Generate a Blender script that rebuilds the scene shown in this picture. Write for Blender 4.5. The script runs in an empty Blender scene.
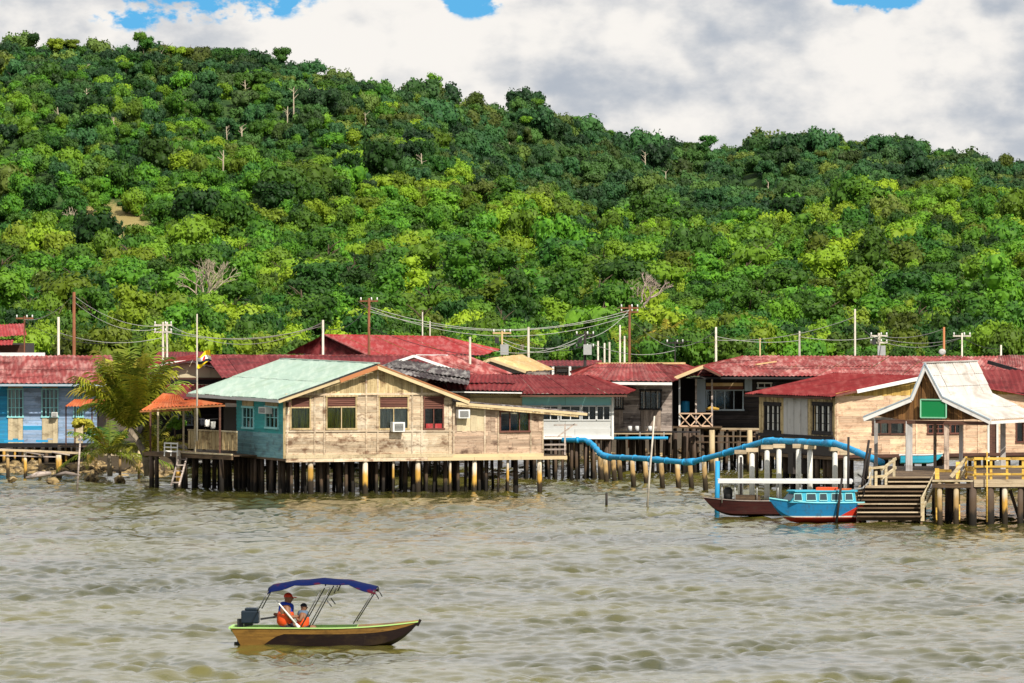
import bpy, bmesh, math, random
import numpy as np
from mathutils import Vector, Matrix, Euler
from mathutils import noise as mnoise
random.seed(7)
R = math.radians
SC = bpy.context.scene
COL = SC.collection
F = 7200.0        # focal length in pixels of a 1024 px wide frame
H = 10.3          # eye height above the river
YH = 245.0        # image row of the horizon

# ------------------------------------------------------------------ camera
cam = bpy.data.cameras.new('camera')
camo = bpy.data.objects.new('camera', cam)
COL.objects.link(camo)
camo.location = (0, 0, H)
camo.rotation_euler = (R(90), 0, 0)
cam.sensor_width = 36.0
cam.lens = F / 1024 * 36.0
cam.shift_y = -(341.5 - YH) / 1024
cam.clip_start = 1
cam.clip_end = 20000
SC.camera = camo

# ------------------------------------------------------------------ light
SUN_EL, SUN_AZ = R(42), R(152)          # azimuth clockwise from +Y (the view direction)
sv = Vector((math.sin(SUN_AZ) * math.cos(SUN_EL), math.cos(SUN_AZ) * math.cos(SUN_EL), math.sin(SUN_EL)))
sl = bpy.data.lights.new('sun', 'SUN')
sl.energy = 5.0
sl.angle = R(0.5)
sl.color = (1.0, 0.94, 0.84)
slo = bpy.data.objects.new('sun', sl)
COL.objects.link(slo)
slo.rotation_euler = sv.to_track_quat('Z', 'Y').to_euler()
SC.view_settings.view_transform = 'Standard'
SC.view_settings.look = 'None'
SC.view_settings.exposure = 0.16
SC.view_settings.gamma = 1.0
SC.cycles.max_bounces = 5
SC.cycles.diffuse_bounces = 2
SC.cycles.glossy_bounces = 3
SC.cycles.transmission_bounces = 2
SC.cycles.transparent_max_bounces = 8


class NT:
    """small helper for node trees"""
    def __init__(self, tree):
        self.t = tree
        self.n = tree.nodes
        self.n.clear()

    def new(self, typ, inputs=None, **props):
        nd = self.n.new(typ)
        for k, v in props.items():
            setattr(nd, k, v)
        for k, v in (inputs or {}).items():
            self.put(nd.inputs[k], v)
        return nd

    def put(self, sock, v):
        if isinstance(v, bpy.types.NodeSocket):
            self.t.links.new(v, sock)
        elif isinstance(v, bpy.types.Node):
            self.t.links.new(v.outputs[0], sock)
        else:
            if sock.type == 'RGBA' and len(v) == 3:
                v = (*v, 1)
            sock.default_value = v

    def math(self, op, a, b=0.0, c=0.0, clamp=False):
        nd = self.n.new('ShaderNodeMath')
        nd.operation = op
        nd.use_clamp = clamp
        self.put(nd.inputs[0], a)
        self.put(nd.inputs[1], b)
        self.put(nd.inputs[2], c)
        return nd.outputs[0]

    def vmath(self, op, a, b=(0, 0, 0)):
        nd = self.n.new('ShaderNodeVectorMath')
        nd.operation = op
        self.put(nd.inputs[0], a)
        self.put(nd.inputs[1], b)
        return nd.outputs['Value'] if op in ('LENGTH', 'DISTANCE', 'DOT_PRODUCT') else nd.outputs[0]

    def ramp(self, v, lo, hi, a=0.0, b=1.0):
        nd = self.n.new('ShaderNodeMapRange')
        nd.interpolation_type = 'SMOOTHSTEP'
        self.put(nd.inputs[0], v)
        nd.inputs[1].default_value = lo
        nd.inputs[2].default_value = hi
        nd.inputs[3].default_value = a
        nd.inputs[4].default_value = b
        return nd.outputs[0]

    def mix(self, f, a, b, blend='MIX'):
        nd = self.n.new('ShaderNodeMix')
        nd.data_type = 'RGBA'
        nd.blend_type = blend
        self.put(nd.inputs[0], f)
        self.put(nd.inputs[6], a)
        self.put(nd.inputs[7], b)
        return nd.outputs[2]

    def noise(self, vec, scale=1.0, detail=4.0, rough=0.55, dist=0.0):
        nd = self.n.new('ShaderNodeTexNoise')
        self.put(nd.inputs['Vector'], vec)
        nd.inputs['Scale'].default_value = scale
        nd.inputs['Detail'].default_value = detail
        nd.inputs['Roughness'].default_value = rough
        nd.inputs['Distortion'].default_value = dist
        return nd.outputs[0]


# ------------------------------------------------------------------ sky
world = bpy.data.worlds.new('World')
SC.world = world
world.use_nodes = True
world.cycles.sampling_method = 'MANUAL'
world.cycles.sample_map_resolution = 512
w = NT(world.node_tree)
tc = w.new('ShaderNodeTexCoord').outputs['Generated']
lift = w.vmath('NORMALIZE', w.vmath('ADD', tc, (0, 0, 0.30)))
sky = w.new('ShaderNodeTexSky', {'Vector': lift}, sky_type='NISHITA', sun_disc=False, sun_elevation=SUN_EL, sun_rotation=SUN_AZ,
            air_density=1.0, dust_density=0.3, ozone_density=2.0)
skyc = w.mix(1.0, sky, (0.62, 1.45, 1.55), 'MULTIPLY')


def sdir(px, py):
    return ((px - 512) / F, 1.0, (YH - py) / F)


def blob(px, py, rx, ry):
    """1 inside an ellipse of the sky around that direction, 0 outside"""
    d = w.vmath('SUBTRACT', tc, sdir(px, py))
    d = w.vmath('MULTIPLY', d, (F / rx, 3.0, F / ry))
    return w.ramp(w.vmath('LENGTH', d), 1.0, 0.0)


nz = w.noise(w.vmath('MULTIPLY', tc, (1, 1, 1.5)), 34, 6, 0.55)      # cloud body
nz2 = w.noise(w.vmath('MULTIPLY', tc, (1, 1, 1.9)), 95, 5, 0.6)
nz3 = w.noise(w.vmath('MULTIPLY', tc, (1, 1, 1.3)), 4.5, 4, 0.5)
wob = w.new('ShaderNodeTexNoise', {'Vector': tc, 'Scale': 120.0, 'Detail': 2.0}).outputs['Color']
pv_ = w.vmath('ADD', w.vmath('MULTIPLY', tc, (1, 1, 1.5)), w.vmath('MULTIPLY', w.vmath('SUBTRACT', wob, (.5, .5, .5)), (.018, .018, .018)))
vor = w.new('ShaderNodeTexVoronoi', {'Vector': pv_, 'Scale': 58.0, 'Detail': 1.0, 'Roughness': 0.55, 'Smoothness': 0.35}, feature='SMOOTH_F1', normalize=True)
puff = w.math('SUBTRACT', 0.42, vor.outputs['Distance'])
nz4 = w.noise(w.vmath('MULTIPLY', tc, (1, 1, 1.6)), 210, 4, 0.62)
# cover: mostly cloudy with gaps all round the dome, three of them in view
cov = w.math('ADD', nz3, w.math('MULTIPLY', w.math('SUBTRACT', nz, 0.5), 1.2))
gap = w.ramp(cov, 0.40, 0.30)
inview = blob(512, 60, 1100, 700)
gap = w.math('MULTIPLY', gap, w.math('SUBTRACT', 1.0, w.math('MULTIPLY', inview, 3.0, clamp=True), clamp=True))
g = w.math('MULTIPLY', blob(215, -14, 150, 50), 1.7)
g = w.math('MAXIMUM', g, w.math('MULTIPLY', blob(474, -8, 48, 34), 1.8))
g = w.math('MAXIMUM', g, w.math('MULTIPLY', blob(876, -4, 60, 24), 1.7))
g = w.math('MAXIMUM', g, w.math('MULTIPLY', blob(140, 18, 80, 20), 0.75))
g = w.ramp(w.math('ADD', g, w.math('MULTIPLY', w.math('MULTIPLY', w.math('ADD', w.math('SUBTRACT', nz2, 0.5), w.math('MULTIPLY', w.math('SUBTRACT', nz4, 0.5), 1.6)), 3.4), w.math('MULTIPLY', g, 2.5, clamp=True))), 0.15, 1.05)
gap = w.math('MAXIMUM', gap, g)
# lit billows and grey bellies
br = w.math('ADD', 0.44, w.math('MULTIPLY', w.math('SUBTRACT', nz, 0.5), 2.4))
br = w.math('ADD', br, w.math('MULTIPLY', puff, 2.3))
br = w.math('ADD', br, w.math('MULTIPLY', w.math('SUBTRACT', nz2, 0.5), 1.2))
br = w.math('ADD', br, w.math('MULTIPLY', w.math('SUBTRACT', nz4, 0.5), 0.45))
for (px, py, rx, ry, a) in [(350, 55, 130, 60, .30), (20, 25, 160, 60, .22), (945, 70, 170, 75, .36), (860, 30, 90, 30, .2), (690, 122, 130, 30, .42), (560, 20, 130, 40, -.1),
                            (790, 88, 190, 34, -.30), (990, 4, 70, 20, -.42), (600, 80, 140, 60, -.10), (880, 125, 150, 40, -.25),
                            (855, 42, 40, 18, -.35), (725, 30, 60, 22, -.3), (690, 40, 30, 25, .3), (250, 45, 90, 26, -.16), (110, 12, 90, 20, .2)]:
    br = w.math('ADD', br, w.math('MULTIPLY', blob(px, py, rx, ry), a))
br = w.ramp(br, 0.0, 1.12)
cloud = w.mix(br, (4.1, 4.5, 5.1), (8.5, 8.2, 7.8))
colr = w.mix(gap, cloud, skyc)
bg = w.new('ShaderNodeBackground', {'Color': colr, 'Strength': 0.1})
w.new('ShaderNodeOutputWorld', {'Surface': bg})

# ------------------------------------------------------------------ geometry helpers


def W(px, py, D):
    return Vector(((px - 512) / F * D, D, H - (py - YH) / F * D))


def WD(yw):
    """distance of the water seen at that image row"""
    return H * F / (yw - YH)


def zat(py, D):
    return H - (py - YH) / F * D


def tag(o, label=None, cat=None, group=None, kind=None):
    if label: o['label'] = label
    if cat: o['category'] = cat
    if group: o['group'] = group
    if kind: o['kind'] = kind
    return o


def thing(name, label, cat, loc=(0, 0, 0), group=None):
    o = bpy.data.objects.new(name, None)
    o.empty_display_size = 0.3
    COL.objects.link(o)
    o.location = loc
    return tag(o, label, cat, group)


ORG = {}


def org(root):
    """world position of the thing a part belongs to"""
    v = Vector((0, 0, 0))
    while root is not None:
        v = v + root.location
        root = root.parent
    return v


def link(name, me, mat, parent=None):
    if mat is not None and not me.materials:
        me.materials.append(mat)
    o = bpy.data.objects.new(name, me)
    COL.objects.link(o)
    o.parent = parent
    return o


class MB:
    """collects shapes in world space and links them as one mesh"""
    def __init__(self):
        self.v = []
        self.f = []
        self.m = []

    def box(self, c, s, rz=0, mi=0, M=None):
        b = len(self.v)
        Mx = Matrix.Rotation(rz, 3, 'Z') if M is None else M
        for dx, dy, dz in ((-1, -1, -1), (1, -1, -1), (1, 1, -1), (-1, 1, -1), (-1, -1, 1), (1, -1, 1), (1, 1, 1), (-1, 1, 1)):
            self.v.append(Vector(c) + Mx @ Vector((dx * s[0] / 2, dy * s[1] / 2, dz * s[2] / 2)))
        for q in ((0, 3, 2, 1), (4, 5, 6, 7), (0, 1, 5, 4), (1, 2, 6, 5), (2, 3, 7, 6), (3, 0, 4, 7)):
            self.f.append([b + i for i in q])
            self.m.append(mi)
        return self

    def bar(self, p0, p1, wd, ht, mi=0):
        p0, p1 = Vector(p0), Vector(p1)
        return self.box((p0 + p1) / 2, ((p1 - p0).length, wd, ht), M=frame(p0, p1), mi=mi)

    def tube(self, pts, rs, n=8, mi=0, cap=True):
        pts = [Vector(p) for p in pts]
        if not hasattr(rs, '__len__'):
            rs = [rs] * len(pts)
        b = len(self.v)
        for i, p in enumerate(pts):
            d = (pts[min(i + 1, len(pts) - 1)] - pts[max(i - 1, 0)]).normalized()
            a = d.orthogonal().normalized() if abs(d.z) < 0.9 else (Vector((1, 0, 0)) - d * d.x).normalized()
            if abs(d.z) < 0.9:
                a = Vector((0, 0, 1)).cross(d).normalized()
            e = d.cross(a)
            for k in range(n):
                t = 2 * math.pi * k / n
                self.v.append(p + (a * math.cos(t) + e * math.sin(t)) * rs[i])
        for i in range(len(pts) - 1):
            for k in range(n):
                self.f.append([b + i * n + k, b + i * n + (k + 1) % n, b + (i + 1) * n + (k + 1) % n, b + (i + 1) * n + k])
                self.m.append(mi)
        if cap:
            self.f.append([b + k for k in range(n)][::-1])
            self.f.append([b + (len(pts) - 1) * n + k for k in range(n)])
            self.m += [mi, mi]
        return self

    def poly(self, pts, mi=0):
        b = len(self.v)
        self.v += [Vector(p) for p in pts]
        self.f.append(list(range(b, b + len(pts))))
        self.m.append(mi)
        return self

    def prism(self, pts, off):
        """extrude a flat outline along off"""
        b = len(self.v)
        n = len(pts)
        off = Vector(off)
        self.v += [Vector(p) for p in pts] + [Vector(p) + off for p in pts]
        self.f.append(list(range(b, b + n))[::-1])
        self.f.append(list(range(b + n, b + 2 * n)))
        for i in range(n):
            j = (i + 1) % n
            self.f.append([b + i, b + j, b + n + j, b + n + i])
        self.m += [0] * (n + 2)
        return self

    def grid(self, rows, mi=0, closed=False):
        b = len(self.v)
        m = len(rows[0])
        for r in rows:
            self.v += [Vector(p) for p in r]
        for i in range(len(rows) - 1):
            for k in range(m - (0 if closed else 1)):
                self.f.append([b + i * m + k, b + i * m + (k + 1) % m, b + (i + 1) * m + (k + 1) % m, b + (i + 1) * m + k])
                self.m.append(mi)
        return self

    def build(self, name, mats, parent=None, smooth=False, fix=True):
        o0 = org(parent)
        me = bpy.data.meshes.new(name)
        me.from_pydata([v - o0 for v in self.v], [], self.f)
        if not isinstance(mats, (list, tuple)):
            mats = [mats]
        for m in mats:
            me.materials.append(m)
        if len(mats) > 1:
            me.polygons.foreach_set('material_index', self.m)
        if fix:
            bm = bmesh.new()
            bm.from_mesh(me)
            bmesh.ops.recalc_face_normals(bm, faces=bm.faces)
            bm.to_mesh(me)
            bm.free()
        if smooth:
            me.polygons.foreach_set('use_smooth', [True] * len(me.polygons))
        return link(name, me, None, parent)


def frame(p0, p1):
    """x along p0>p1, z as near to up as it goes"""
    x = (Vector(p1) - Vector(p0)).normalized()
    y = Vector((0, 0, 1)).cross(x)
    if y.length < 1e-4:
        y = Vector((0, 1, 0))
    y.normalize()
    z = x.cross(y)
    return Matrix((x, y, z)).transposed()


_cubes = {}


def cube_mesh(mat):
    if mat.name not in _cubes:
        b = MB().box((0, 0, 0), (1, 1, 1))
        me = bpy.data.meshes.new('board')
        me.from_pydata(b.v, [], b.f)
        me.materials.append(mat)
        _cubes[mat.name] = me
    return _cubes[mat.name]


def bar(root, name, p0, p1, wd, ht, mat, tilt=0.0, tip=0.0):
    """one board between two world points; boards share one mesh per material"""
    p0, p1 = Vector(p0), Vector(p1)
    Mx = frame(p0, p1) @ Matrix.Rotation(tilt, 3, 'X')
    o = bpy.data.objects.new(name, cube_mesh(mat))
    COL.objects.link(o)
    o.parent = root
    o.matrix_basis = Matrix.Translation((p0 + p1) / 2 - org(root)) @ Mx.to_4x4() @ Matrix.Diagonal(((p1 - p0).length, wd, ht, 1))
    return o


def tube(root, name, pts, rs, mat, n=8, smooth=True):
    return MB().tube(pts, rs, n).build(name, mat, root, smooth=smooth, fix=False)


# ------------------------------------------------------------------ materials
MATS = {}


def base_mat(name):
    m = bpy.data.materials.new(name)
    m.use_nodes = True
    t = NT(m.node_tree)
    return m, t


def finish(t, col, rough=0.8, bump=None, bstr=0.3, bdist=0.02, spec=0.3, metal=0.0, **kw):
    ins = {'Base Color': col, 'Roughness': rough, 'Specular IOR Level': spec, 'Metallic': metal}
    ins.update(kw)
    p = t.new('ShaderNodeBsdfPrincipled', ins)
    if bump is not None:
        bn = t.new('ShaderNodeBump', {'Height': bump, 'Strength': bstr, 'Distance': bdist})
        t.put(p.inputs['Normal'], bn)
    t.new('ShaderNodeOutputMaterial', {'Surface': p})


def wood(name, c1, c2, dark=(0.05, 0.035, 0.025), grain='h', stain=0.5, vary=0.35, patch=None, rough=0.85):
    """weathered boards: streaks along the grain, blotches of dirt, each board its own tone"""
    m, t = base_mat(name)
    pos = t.new('ShaderNodeNewGeometry').outputs['Position']
    rnd = t.new('ShaderNodeObjectInfo').outputs['Random']
    k = (0.7, 0.7, 14) if grain == 'h' else (13, 13, 0.8)
    off = t.new('ShaderNodeCombineXYZ', {0: t.math('MULTIPLY', rnd, 37.0), 1: t.math('MULTIPLY', rnd, 17.0), 2: 0.0})
    v = t.vmath('ADD', t.vmath('MULTIPLY', pos, k), off)
    st = t.noise(v, 1.4, 6, 0.65)
    blot = t.noise(t.vmath('MULTIPLY', pos, (1, 1, 1.7)), 1.6, 5, 0.65)
    fine = t.noise(t.vmath('MULTIPLY', pos, (1, 1, 2.5)), 9, 4, 0.7)
    c = t.mix(t.ramp(st, 0.35, 0.65), c1, c2)
    if patch:
        c = t.mix(t.ramp(t.noise(pos, 0.9, 5, 0.7), 0.5, 0.62), c, patch)
    c = t.mix(t.math('MULTIPLY', t.ramp(blot, 0.50, 0.68), stain), c, dark)
    c = t.mix(t.math('MULTIPLY', t.ramp(fine, 0.56, 0.70), stain * 0.8), c, dark)
    tone = t.math('ADD', 1 - vary * 0.6, t.math('MULTIPLY', rnd, vary))
    c = t.mix(1.0, c, t.new('ShaderNodeCombineColor', {0: tone, 1: tone, 2: tone}), 'MULTIPLY')
    finish(t, c, rough, bump=st, bstr=0.5, bdist=0.012)
    MATS[name] = m
    return m


def paint(name, c, rough=0.6, vary=0.15, dirt=0.25, dark=(0.08, 0.07, 0.05), metal=0.0, spec=0.35, scale=2.5, coat=0.0):
    m, t = base_mat(name)
    pos = t.new('ShaderNodeNewGeometry').outputs['Position']
    rnd = t.new('ShaderNodeObjectInfo').outputs['Random']
    n1 = t.noise(pos, scale, 6, 0.65)
    col = t.mix(t.math('MULTIPLY', t.ramp(n1, 0.5, 0.75), dirt), c, dark)
    tone = t.math('ADD', 1 - vary * 0.5, t.math('MULTIPLY', rnd, vary))
    col = t.mix(1.0, col, t.new('ShaderNodeCombineColor', {0: tone, 1: tone, 2: tone}), 'MULTIPLY')
    finish(t, col, rough, bump=n1, bstr=0.15, bdist=0.01, metal=metal, spec=spec, **({'Coat Weight': coat} if coat else {}))
    MATS[name] = m
    return m


def roofing(name, c, fade, rust=(0.12, 0.035, 0.02), rusty=0.35, vary=0.3, rough=0.7, streak=1.0):
    """painted corrugated sheet: faded, streaked down the slope and rusting"""
    m, t = base_mat(name)
    pos = t.new('ShaderNodeNewGeometry').outputs['Position']
    rnd = t.new('ShaderNodeObjectInfo').outputs['Random']
    s1 = t.noise(t.vmath('MULTIPLY', pos, (3.2, 0.35, 1.6)), 1.3, 5, 0.6)
    s2 = t.noise(t.vmath('MULTIPLY', pos, (0.45, 0.8, 2.0)), 1.0, 5, 0.65)
    s3 = t.noise(t.vmath('MULTIPLY', pos, (1.2, 0.5, 5)), 1.6, 6, 0.7)
    cc = t.mix(t.math('MULTIPLY', t.ramp(s1, 0.42, 0.66), 0.75 * streak), c, fade)
    cc = t.mix(t.math('MULTIPLY', t.ramp(s2, 0.48, 0.66), rusty), cc, rust)
    cc = t.mix(t.math('MULTIPLY', t.ramp(s3, 0.58, 0.68), rusty), cc, rust)
    tone = t.math('ADD', 1 - vary * 0.6, t.math('MULTIPLY', rnd, vary))
    cc = t.mix(1.0, cc, t.new('ShaderNodeCombineColor', {0: tone, 1: tone, 2: tone}), 'MULTIPLY')
    finish(t, cc, rough, bump=s3, bstr=0.2, bdist=0.01, spec=0.12)
    MATS[name] = m
    return m


def pile_mat(name, top, mid, low):
    """post standing in the tide: bare above, stained at high water, black with weed below"""
    m, t = base_mat(name)
    pos = t.new('ShaderNodeNewGeometry').outputs['Position']
    rnd = t.new('ShaderNodeObjectInfo').outputs['Random']
    z = t.new('ShaderNodeSeparateXYZ', {0: pos}).outputs[2]
    n = t.noise(t.vmath('MULTIPLY', pos, (6, 6, 1.5)), 1.2, 5, 0.65)
    zz = t.math('ADD', z, t.math('MULTIPLY', t.math('SUBTRACT', n, 0.5), 0.7))
    zz = t.math('ADD', zz, t.math('MULTIPLY', t.math('SUBTRACT', rnd, 0.5), 0.3))
    c = t.mix(t.ramp(zz, 0.70, 1.05), mid, top)
    c = t.mix(t.ramp(zz, 0.28, 0.52), low, c)
    c = t.mix(t.math('MULTIPLY', t.ramp(n, 0.52, 0.7), 0.6), c, (0.04, 0.03, 0.02))
    tone = t.math('ADD', 0.72, t.math('MULTIPLY', rnd, 0.5))
    c = t.mix(1.0, c, t.new('ShaderNodeCombineColor', {0: tone, 1: tone, 2: tone}), 'MULTIPLY')
    finish(t, c, 0.85, bump=n, bstr=0.4, bdist=0.02)
    return m


def leafy(name, c1, c2, c3, yellow=(0.17, 0.17, 0.012)):
    m, t = base_mat(name)
    pos = t.new('ShaderNodeNewGeometry').outputs['Position']
    oi = t.new('ShaderNodeObjectInfo')
    rnd = oi.outputs['Random']
    n = t.noise(pos, 0.75, 3, 0.6)
    zone = t.noise(t.vmath('MULTIPLY', oi.outputs['Location'], (1, 0.7, 1)), 0.035, 4, 0.6)
    c = t.mix(t.ramp(n, 0.35, 0.65), c1, c2)
    c = t.mix(t.ramp(rnd, 0.45, 1.0, 0, 0.8), c, c3)
    c = t.mix(t.ramp(t.math('ADD', zone, t.math('MULTIPLY', t.math('FRACT', t.math('MULTIPLY', rnd, 7.31)), 0.22)), 0.62, 0.78, 0, 0.8), c, yellow)
    tone = t.math('ADD', 0.42, t.math('MULTIPLY', t.math('FRACT', t.math('MULTIPLY', rnd, 13.7)), 1.05))
    c = t.mix(1.0, c, t.new('ShaderNodeCombineColor', {0: tone, 1: tone, 2: tone}), 'MULTIPLY')
    d = t.new('ShaderNodeBsdfPrincipled', {'Base Color': c, 'Roughness': 0.6, 'Specular IOR Level': 0.25})
    tr = t.new('ShaderNodeBsdfTranslucent', {'Color': t.mix(1.0, c, (1.2, 1.35, 0.5), 'MULTIPLY')})
    mx = t.new('ShaderNodeMixShader', {0: 0.15, 1: d, 2: tr})
    t.new('ShaderNodeOutputMaterial', {'Surface': mx})
    return m


M_cream = wood('cream_boards', (0.67, 0.54, 0.38), (0.49, 0.365, 0.24), dark=(0.14, 0.06, 0.025), stain=0.85, vary=0.45, patch=(0.74, 0.62, 0.46))
M_creamv = wood('cream_upright_boards', (0.65, 0.51, 0.28), (0.40, 0.29, 0.14), dark=(0.10, 0.04, 0.015), grain='v', stain=0.7, vary=0.55)
M_grey = wood('weathered_boards', (0.62, 0.46, 0.33), (0.42, 0.29, 0.20), dark=(0.09, 0.04, 0.025), stain=0.85, vary=0.5)
M_greyw = wood('silver_boards', (0.50, 0.42, 0.36), (0.28, 0.22, 0.19), dark=(0.04, 0.03, 0.03), stain=0.7, vary=0.7)
M_greyv = wood('silver_upright_boards', (0.50, 0.39, 0.30), (0.28, 0.21, 0.165), dark=(0.04, 0.03, 0.03), grain='v', stain=0.6, vary=0.6)
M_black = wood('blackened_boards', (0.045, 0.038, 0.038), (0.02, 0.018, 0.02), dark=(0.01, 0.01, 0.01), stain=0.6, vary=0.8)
M_pink = wood('pinkish_boards', (0.76, 0.54, 0.37), (0.58, 0.39, 0.26), dark=(0.22, 0.10, 0.05), stain=0.6, vary=0.42, patch=(0.76, 0.58, 0.38))
M_yelv = wood('yellow_upright_boards', (0.62, 0.42, 0.12), (0.42, 0.26, 0.06), dark=(0.14, 0.06, 0.02), grain='v', stain=0.45, vary=0.4)
M_teal = wood('teal_boards', (0.07, 0.44, 0.42), (0.05, 0.33, 0.34), dark=(0.10, 0.20, 0.22), stain=0.45, vary=0.25)
M_tealf = wood('faded_teal_boards', (0.26, 0.48, 0.50), (0.17, 0.36, 0.41), dark=(0.12, 0.15, 0.17), stain=0.65, vary=0.35)
M_blue = wood('blue_boards', (0.035, 0.33, 0.55), (0.03, 0.24, 0.45), dark=(0.10, 0.16, 0.22), stain=0.4, vary=0.3)
M_bluef = wood('faded_blue_boards', (0.42, 0.54, 0.72), (0.27, 0.40, 0.58), dark=(0.09, 0.10, 0.13), stain=0.6, vary=0.5)
M_ivory = wood('ivory_panels', (0.60, 0.50, 0.32), (0.50, 0.41, 0.26), dark=(0.15, 0.10, 0.05), grain='v', stain=0.6, vary=0.25)
M_deck = wood('deck_timber', (0.17, 0.11, 0.06), (0.085, 0.055, 0.035), dark=(0.02, 0.015, 0.01), stain=0.5, vary=0.6)
M_stair = wood('stair_timber', (0.115, 0.075, 0.04), (0.055, 0.035, 0.02), dark=(0.02, 0.012, 0.01), stain=0.5, vary=0.5)
M_nose = wood('worn_timber_edges', (0.60, 0.48, 0.32), (0.42, 0.32, 0.2), dark=(0.14, 0.09, 0.05), stain=0.4, vary=0.4)
M_rail = wood('yellow_timber', (0.76, 0.50, 0.10), (0.50, 0.29, 0.05), dark=(0.13, 0.06, 0.02), stain=0.5, vary=0.35)
M_railw = wood('pale_timber', (0.60, 0.52, 0.36), (0.46, 0.36, 0.2), dark=(0.16, 0.10, 0.04), stain=0.5, vary=0.35)
M_brown = wood('brown_timber', (0.13, 0.06, 0.04), (0.075, 0.035, 0.025), stain=0.4, vary=0.4)
M_mar = wood('maroon_louvres', (0.18, 0.075, 0.05), (0.11, 0.04, 0.03), stain=0.3, vary=0.35)
M_oran = paint('orange_fascia', (0.42, 0.16, 0.06), dirt=0.4)
M_beige = paint('beige_fascia', (0.60, 0.46, 0.26), dirt=0.35)
M_white = paint('white_paint', (0.80, 0.78, 0.74), dirt=0.25)
M_offw = paint('off_white_wall', (0.64, 0.64, 0.62), dirt=0.15, scale=1.2)
M_cyanw = paint('pale_cyan_paint', (0.30, 0.66, 0.66), dirt=0.2)
M_pblue = paint('pale_blue_panel', (0.36, 0.44, 0.50), dirt=0.35)
M_creamw = paint('cream_render', (0.62, 0.52, 0.34), dirt=0.3)
M_plast = paint('grey_sheet_wall', (0.50, 0.48, 0.46), dirt=0.5, dark=(0.16, 0.13, 0.10))
M_curt = wood('green_curtain_cloth', (0.42, 0.44, 0.04), (0.07, 0.09, 0.012), dark=(0.01, 0.012, 0.004), grain='v', stain=0.2, vary=0.2)
M_curtw = wood('pale_curtain_cloth', (0.55, 0.55, 0.5), (0.30, 0.30, 0.28), grain='v', stain=0.1, vary=0.3)
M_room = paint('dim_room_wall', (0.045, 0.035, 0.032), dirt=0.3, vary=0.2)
M_redr = roofing('red_roofing', (0.25, 0.036, 0.034), (0.37, 0.13, 0.115), rust=(0.08, 0.018, 0.012), rusty=0.7)
M_pinkr = roofing('faded_red_roofing', (0.28, 0.056, 0.052), (0.50, 0.26, 0.23), rust=(0.10, 0.016, 0.014), rusty=0.9)
M_dredr = roofing('dark_red_roofing', (0.185, 0.019, 0.020), (0.26, 0.055, 0.050), rust=(0.07, 0.008, 0.008), rusty=0.6, vary=0.15)
M_marr = roofing('maroon_and_shaded_roofing', (0.17, 0.020, 0.022), (0.28, 0.06, 0.06), rust=(0.05, 0.010, 0.010), rusty=0.7)
M_brir = roofing('bright_red_roofing', (0.38, 0.042, 0.042), (0.48, 0.15, 0.14), rust=(0.18, 0.012, 0.012), rusty=0.5, vary=0.15)
M_grer = roofing('pale_green_roofing', (0.32, 0.42, 0.355), (0.43, 0.51, 0.44), rust=(0.27, 0.36, 0.27), rusty=0.55, vary=0.10, rough=0.6)
M_tanr = roofing('tan_roofing', (0.56, 0.38, 0.17), (0.66, 0.50, 0.28), rust=(0.3, 0.17, 0.07), rusty=0.3)
M_whir = roofing('white_roofing', (0.50, 0.47, 0.43), (0.60, 0.57, 0.54), rust=(0.26, 0.21, 0.17), rusty=0.5, vary=0.05)
M_oldr = roofing('bare_rusty_roofing', (0.10, 0.08, 0.08), (0.46, 0.43, 0.40), rust=(0.025, 0.015, 0.015), rusty=1.0, vary=0.8)
M_orar = roofing('orange_roofing', (0.50, 0.11, 0.03), (0.56, 0.20, 0.08), rust=(0.25, 0.05, 0.02), rusty=0.4)
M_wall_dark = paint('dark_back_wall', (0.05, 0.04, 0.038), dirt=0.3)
M_pilec = pile_mat('concrete_pile', (0.58, 0.50, 0.38), (0.50, 0.28, 0.05), (0.035, 0.025, 0.015))
M_pilew = pile_mat('timber_pile', (0.09, 0.062, 0.045), (0.075, 0.048, 0.028), (0.02, 0.016, 0.012))
M_pileb = pile_mat('pale_timber_pile', (0.48, 0.37, 0.22), (0.36, 0.23, 0.09), (0.05, 0.035, 0.02))
M_pilel = paint('white_pillar', (0.66, 0.64, 0.58), dirt=0.4)
M_pipe = paint('blue_pipe', (0.018, 0.30, 0.58), rough=0.6, dirt=0.6, dark=(0.16, 0.30, 0.38), scale=4)
M_metal = paint('galvanised_steel', (0.50, 0.50, 0.48), rough=0.45, metal=0.5)
M_ac = paint('white_plastic', (0.72, 0.72, 0.68), dirt=0.3)
M_dgrey = paint('dark_grille', (0.03, 0.03, 0.03))
M_polew = wood('pale_pole', (0.66, 0.60, 0.50), (0.5, 0.44, 0.36), grain='v', stain=0.3, vary=0.3)
M_poleb = wood('brown_pole', (0.26, 0.10, 0.045), (0.16, 0.06, 0.03), grain='v', stain=0.3, vary=0.3)
M_poled = wood('dark_pole', (0.035, 0.028, 0.025), (0.02, 0.017, 0.015), grain='v', stain=0.3, vary=0.3)
M_wire = paint('pale_cable', (0.42, 0.42, 0.38), dirt=0.1)
M_wired = paint('dark_cable', (0.03, 0.03, 0.03), dirt=0.1)

# window glass: thin sheet that mirrors a little and shows the room behind
M_glass, t = base_mat('window_glass')
gl = t.new('ShaderNodeBsdfGlossy', {'Roughness': 0.05, 'Color': (0.8, 0.85, 0.85)})
tp = t.new('ShaderNodeBsdfTransparent', {'Color': (0.85, 0.88, 0.86)})
fr = t.new('ShaderNodeFresnel', {'IOR': 1.5})
mx = t.new('ShaderNodeMixShader', {0: fr, 1: tp, 2: gl})
t.new('ShaderNodeOutputMaterial', {'Surface': mx})

# ------------------------------------------------------------------ building helpers


def V2(px, D):
    return Vector(((px - 512) / F * D, D, 0))


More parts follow.
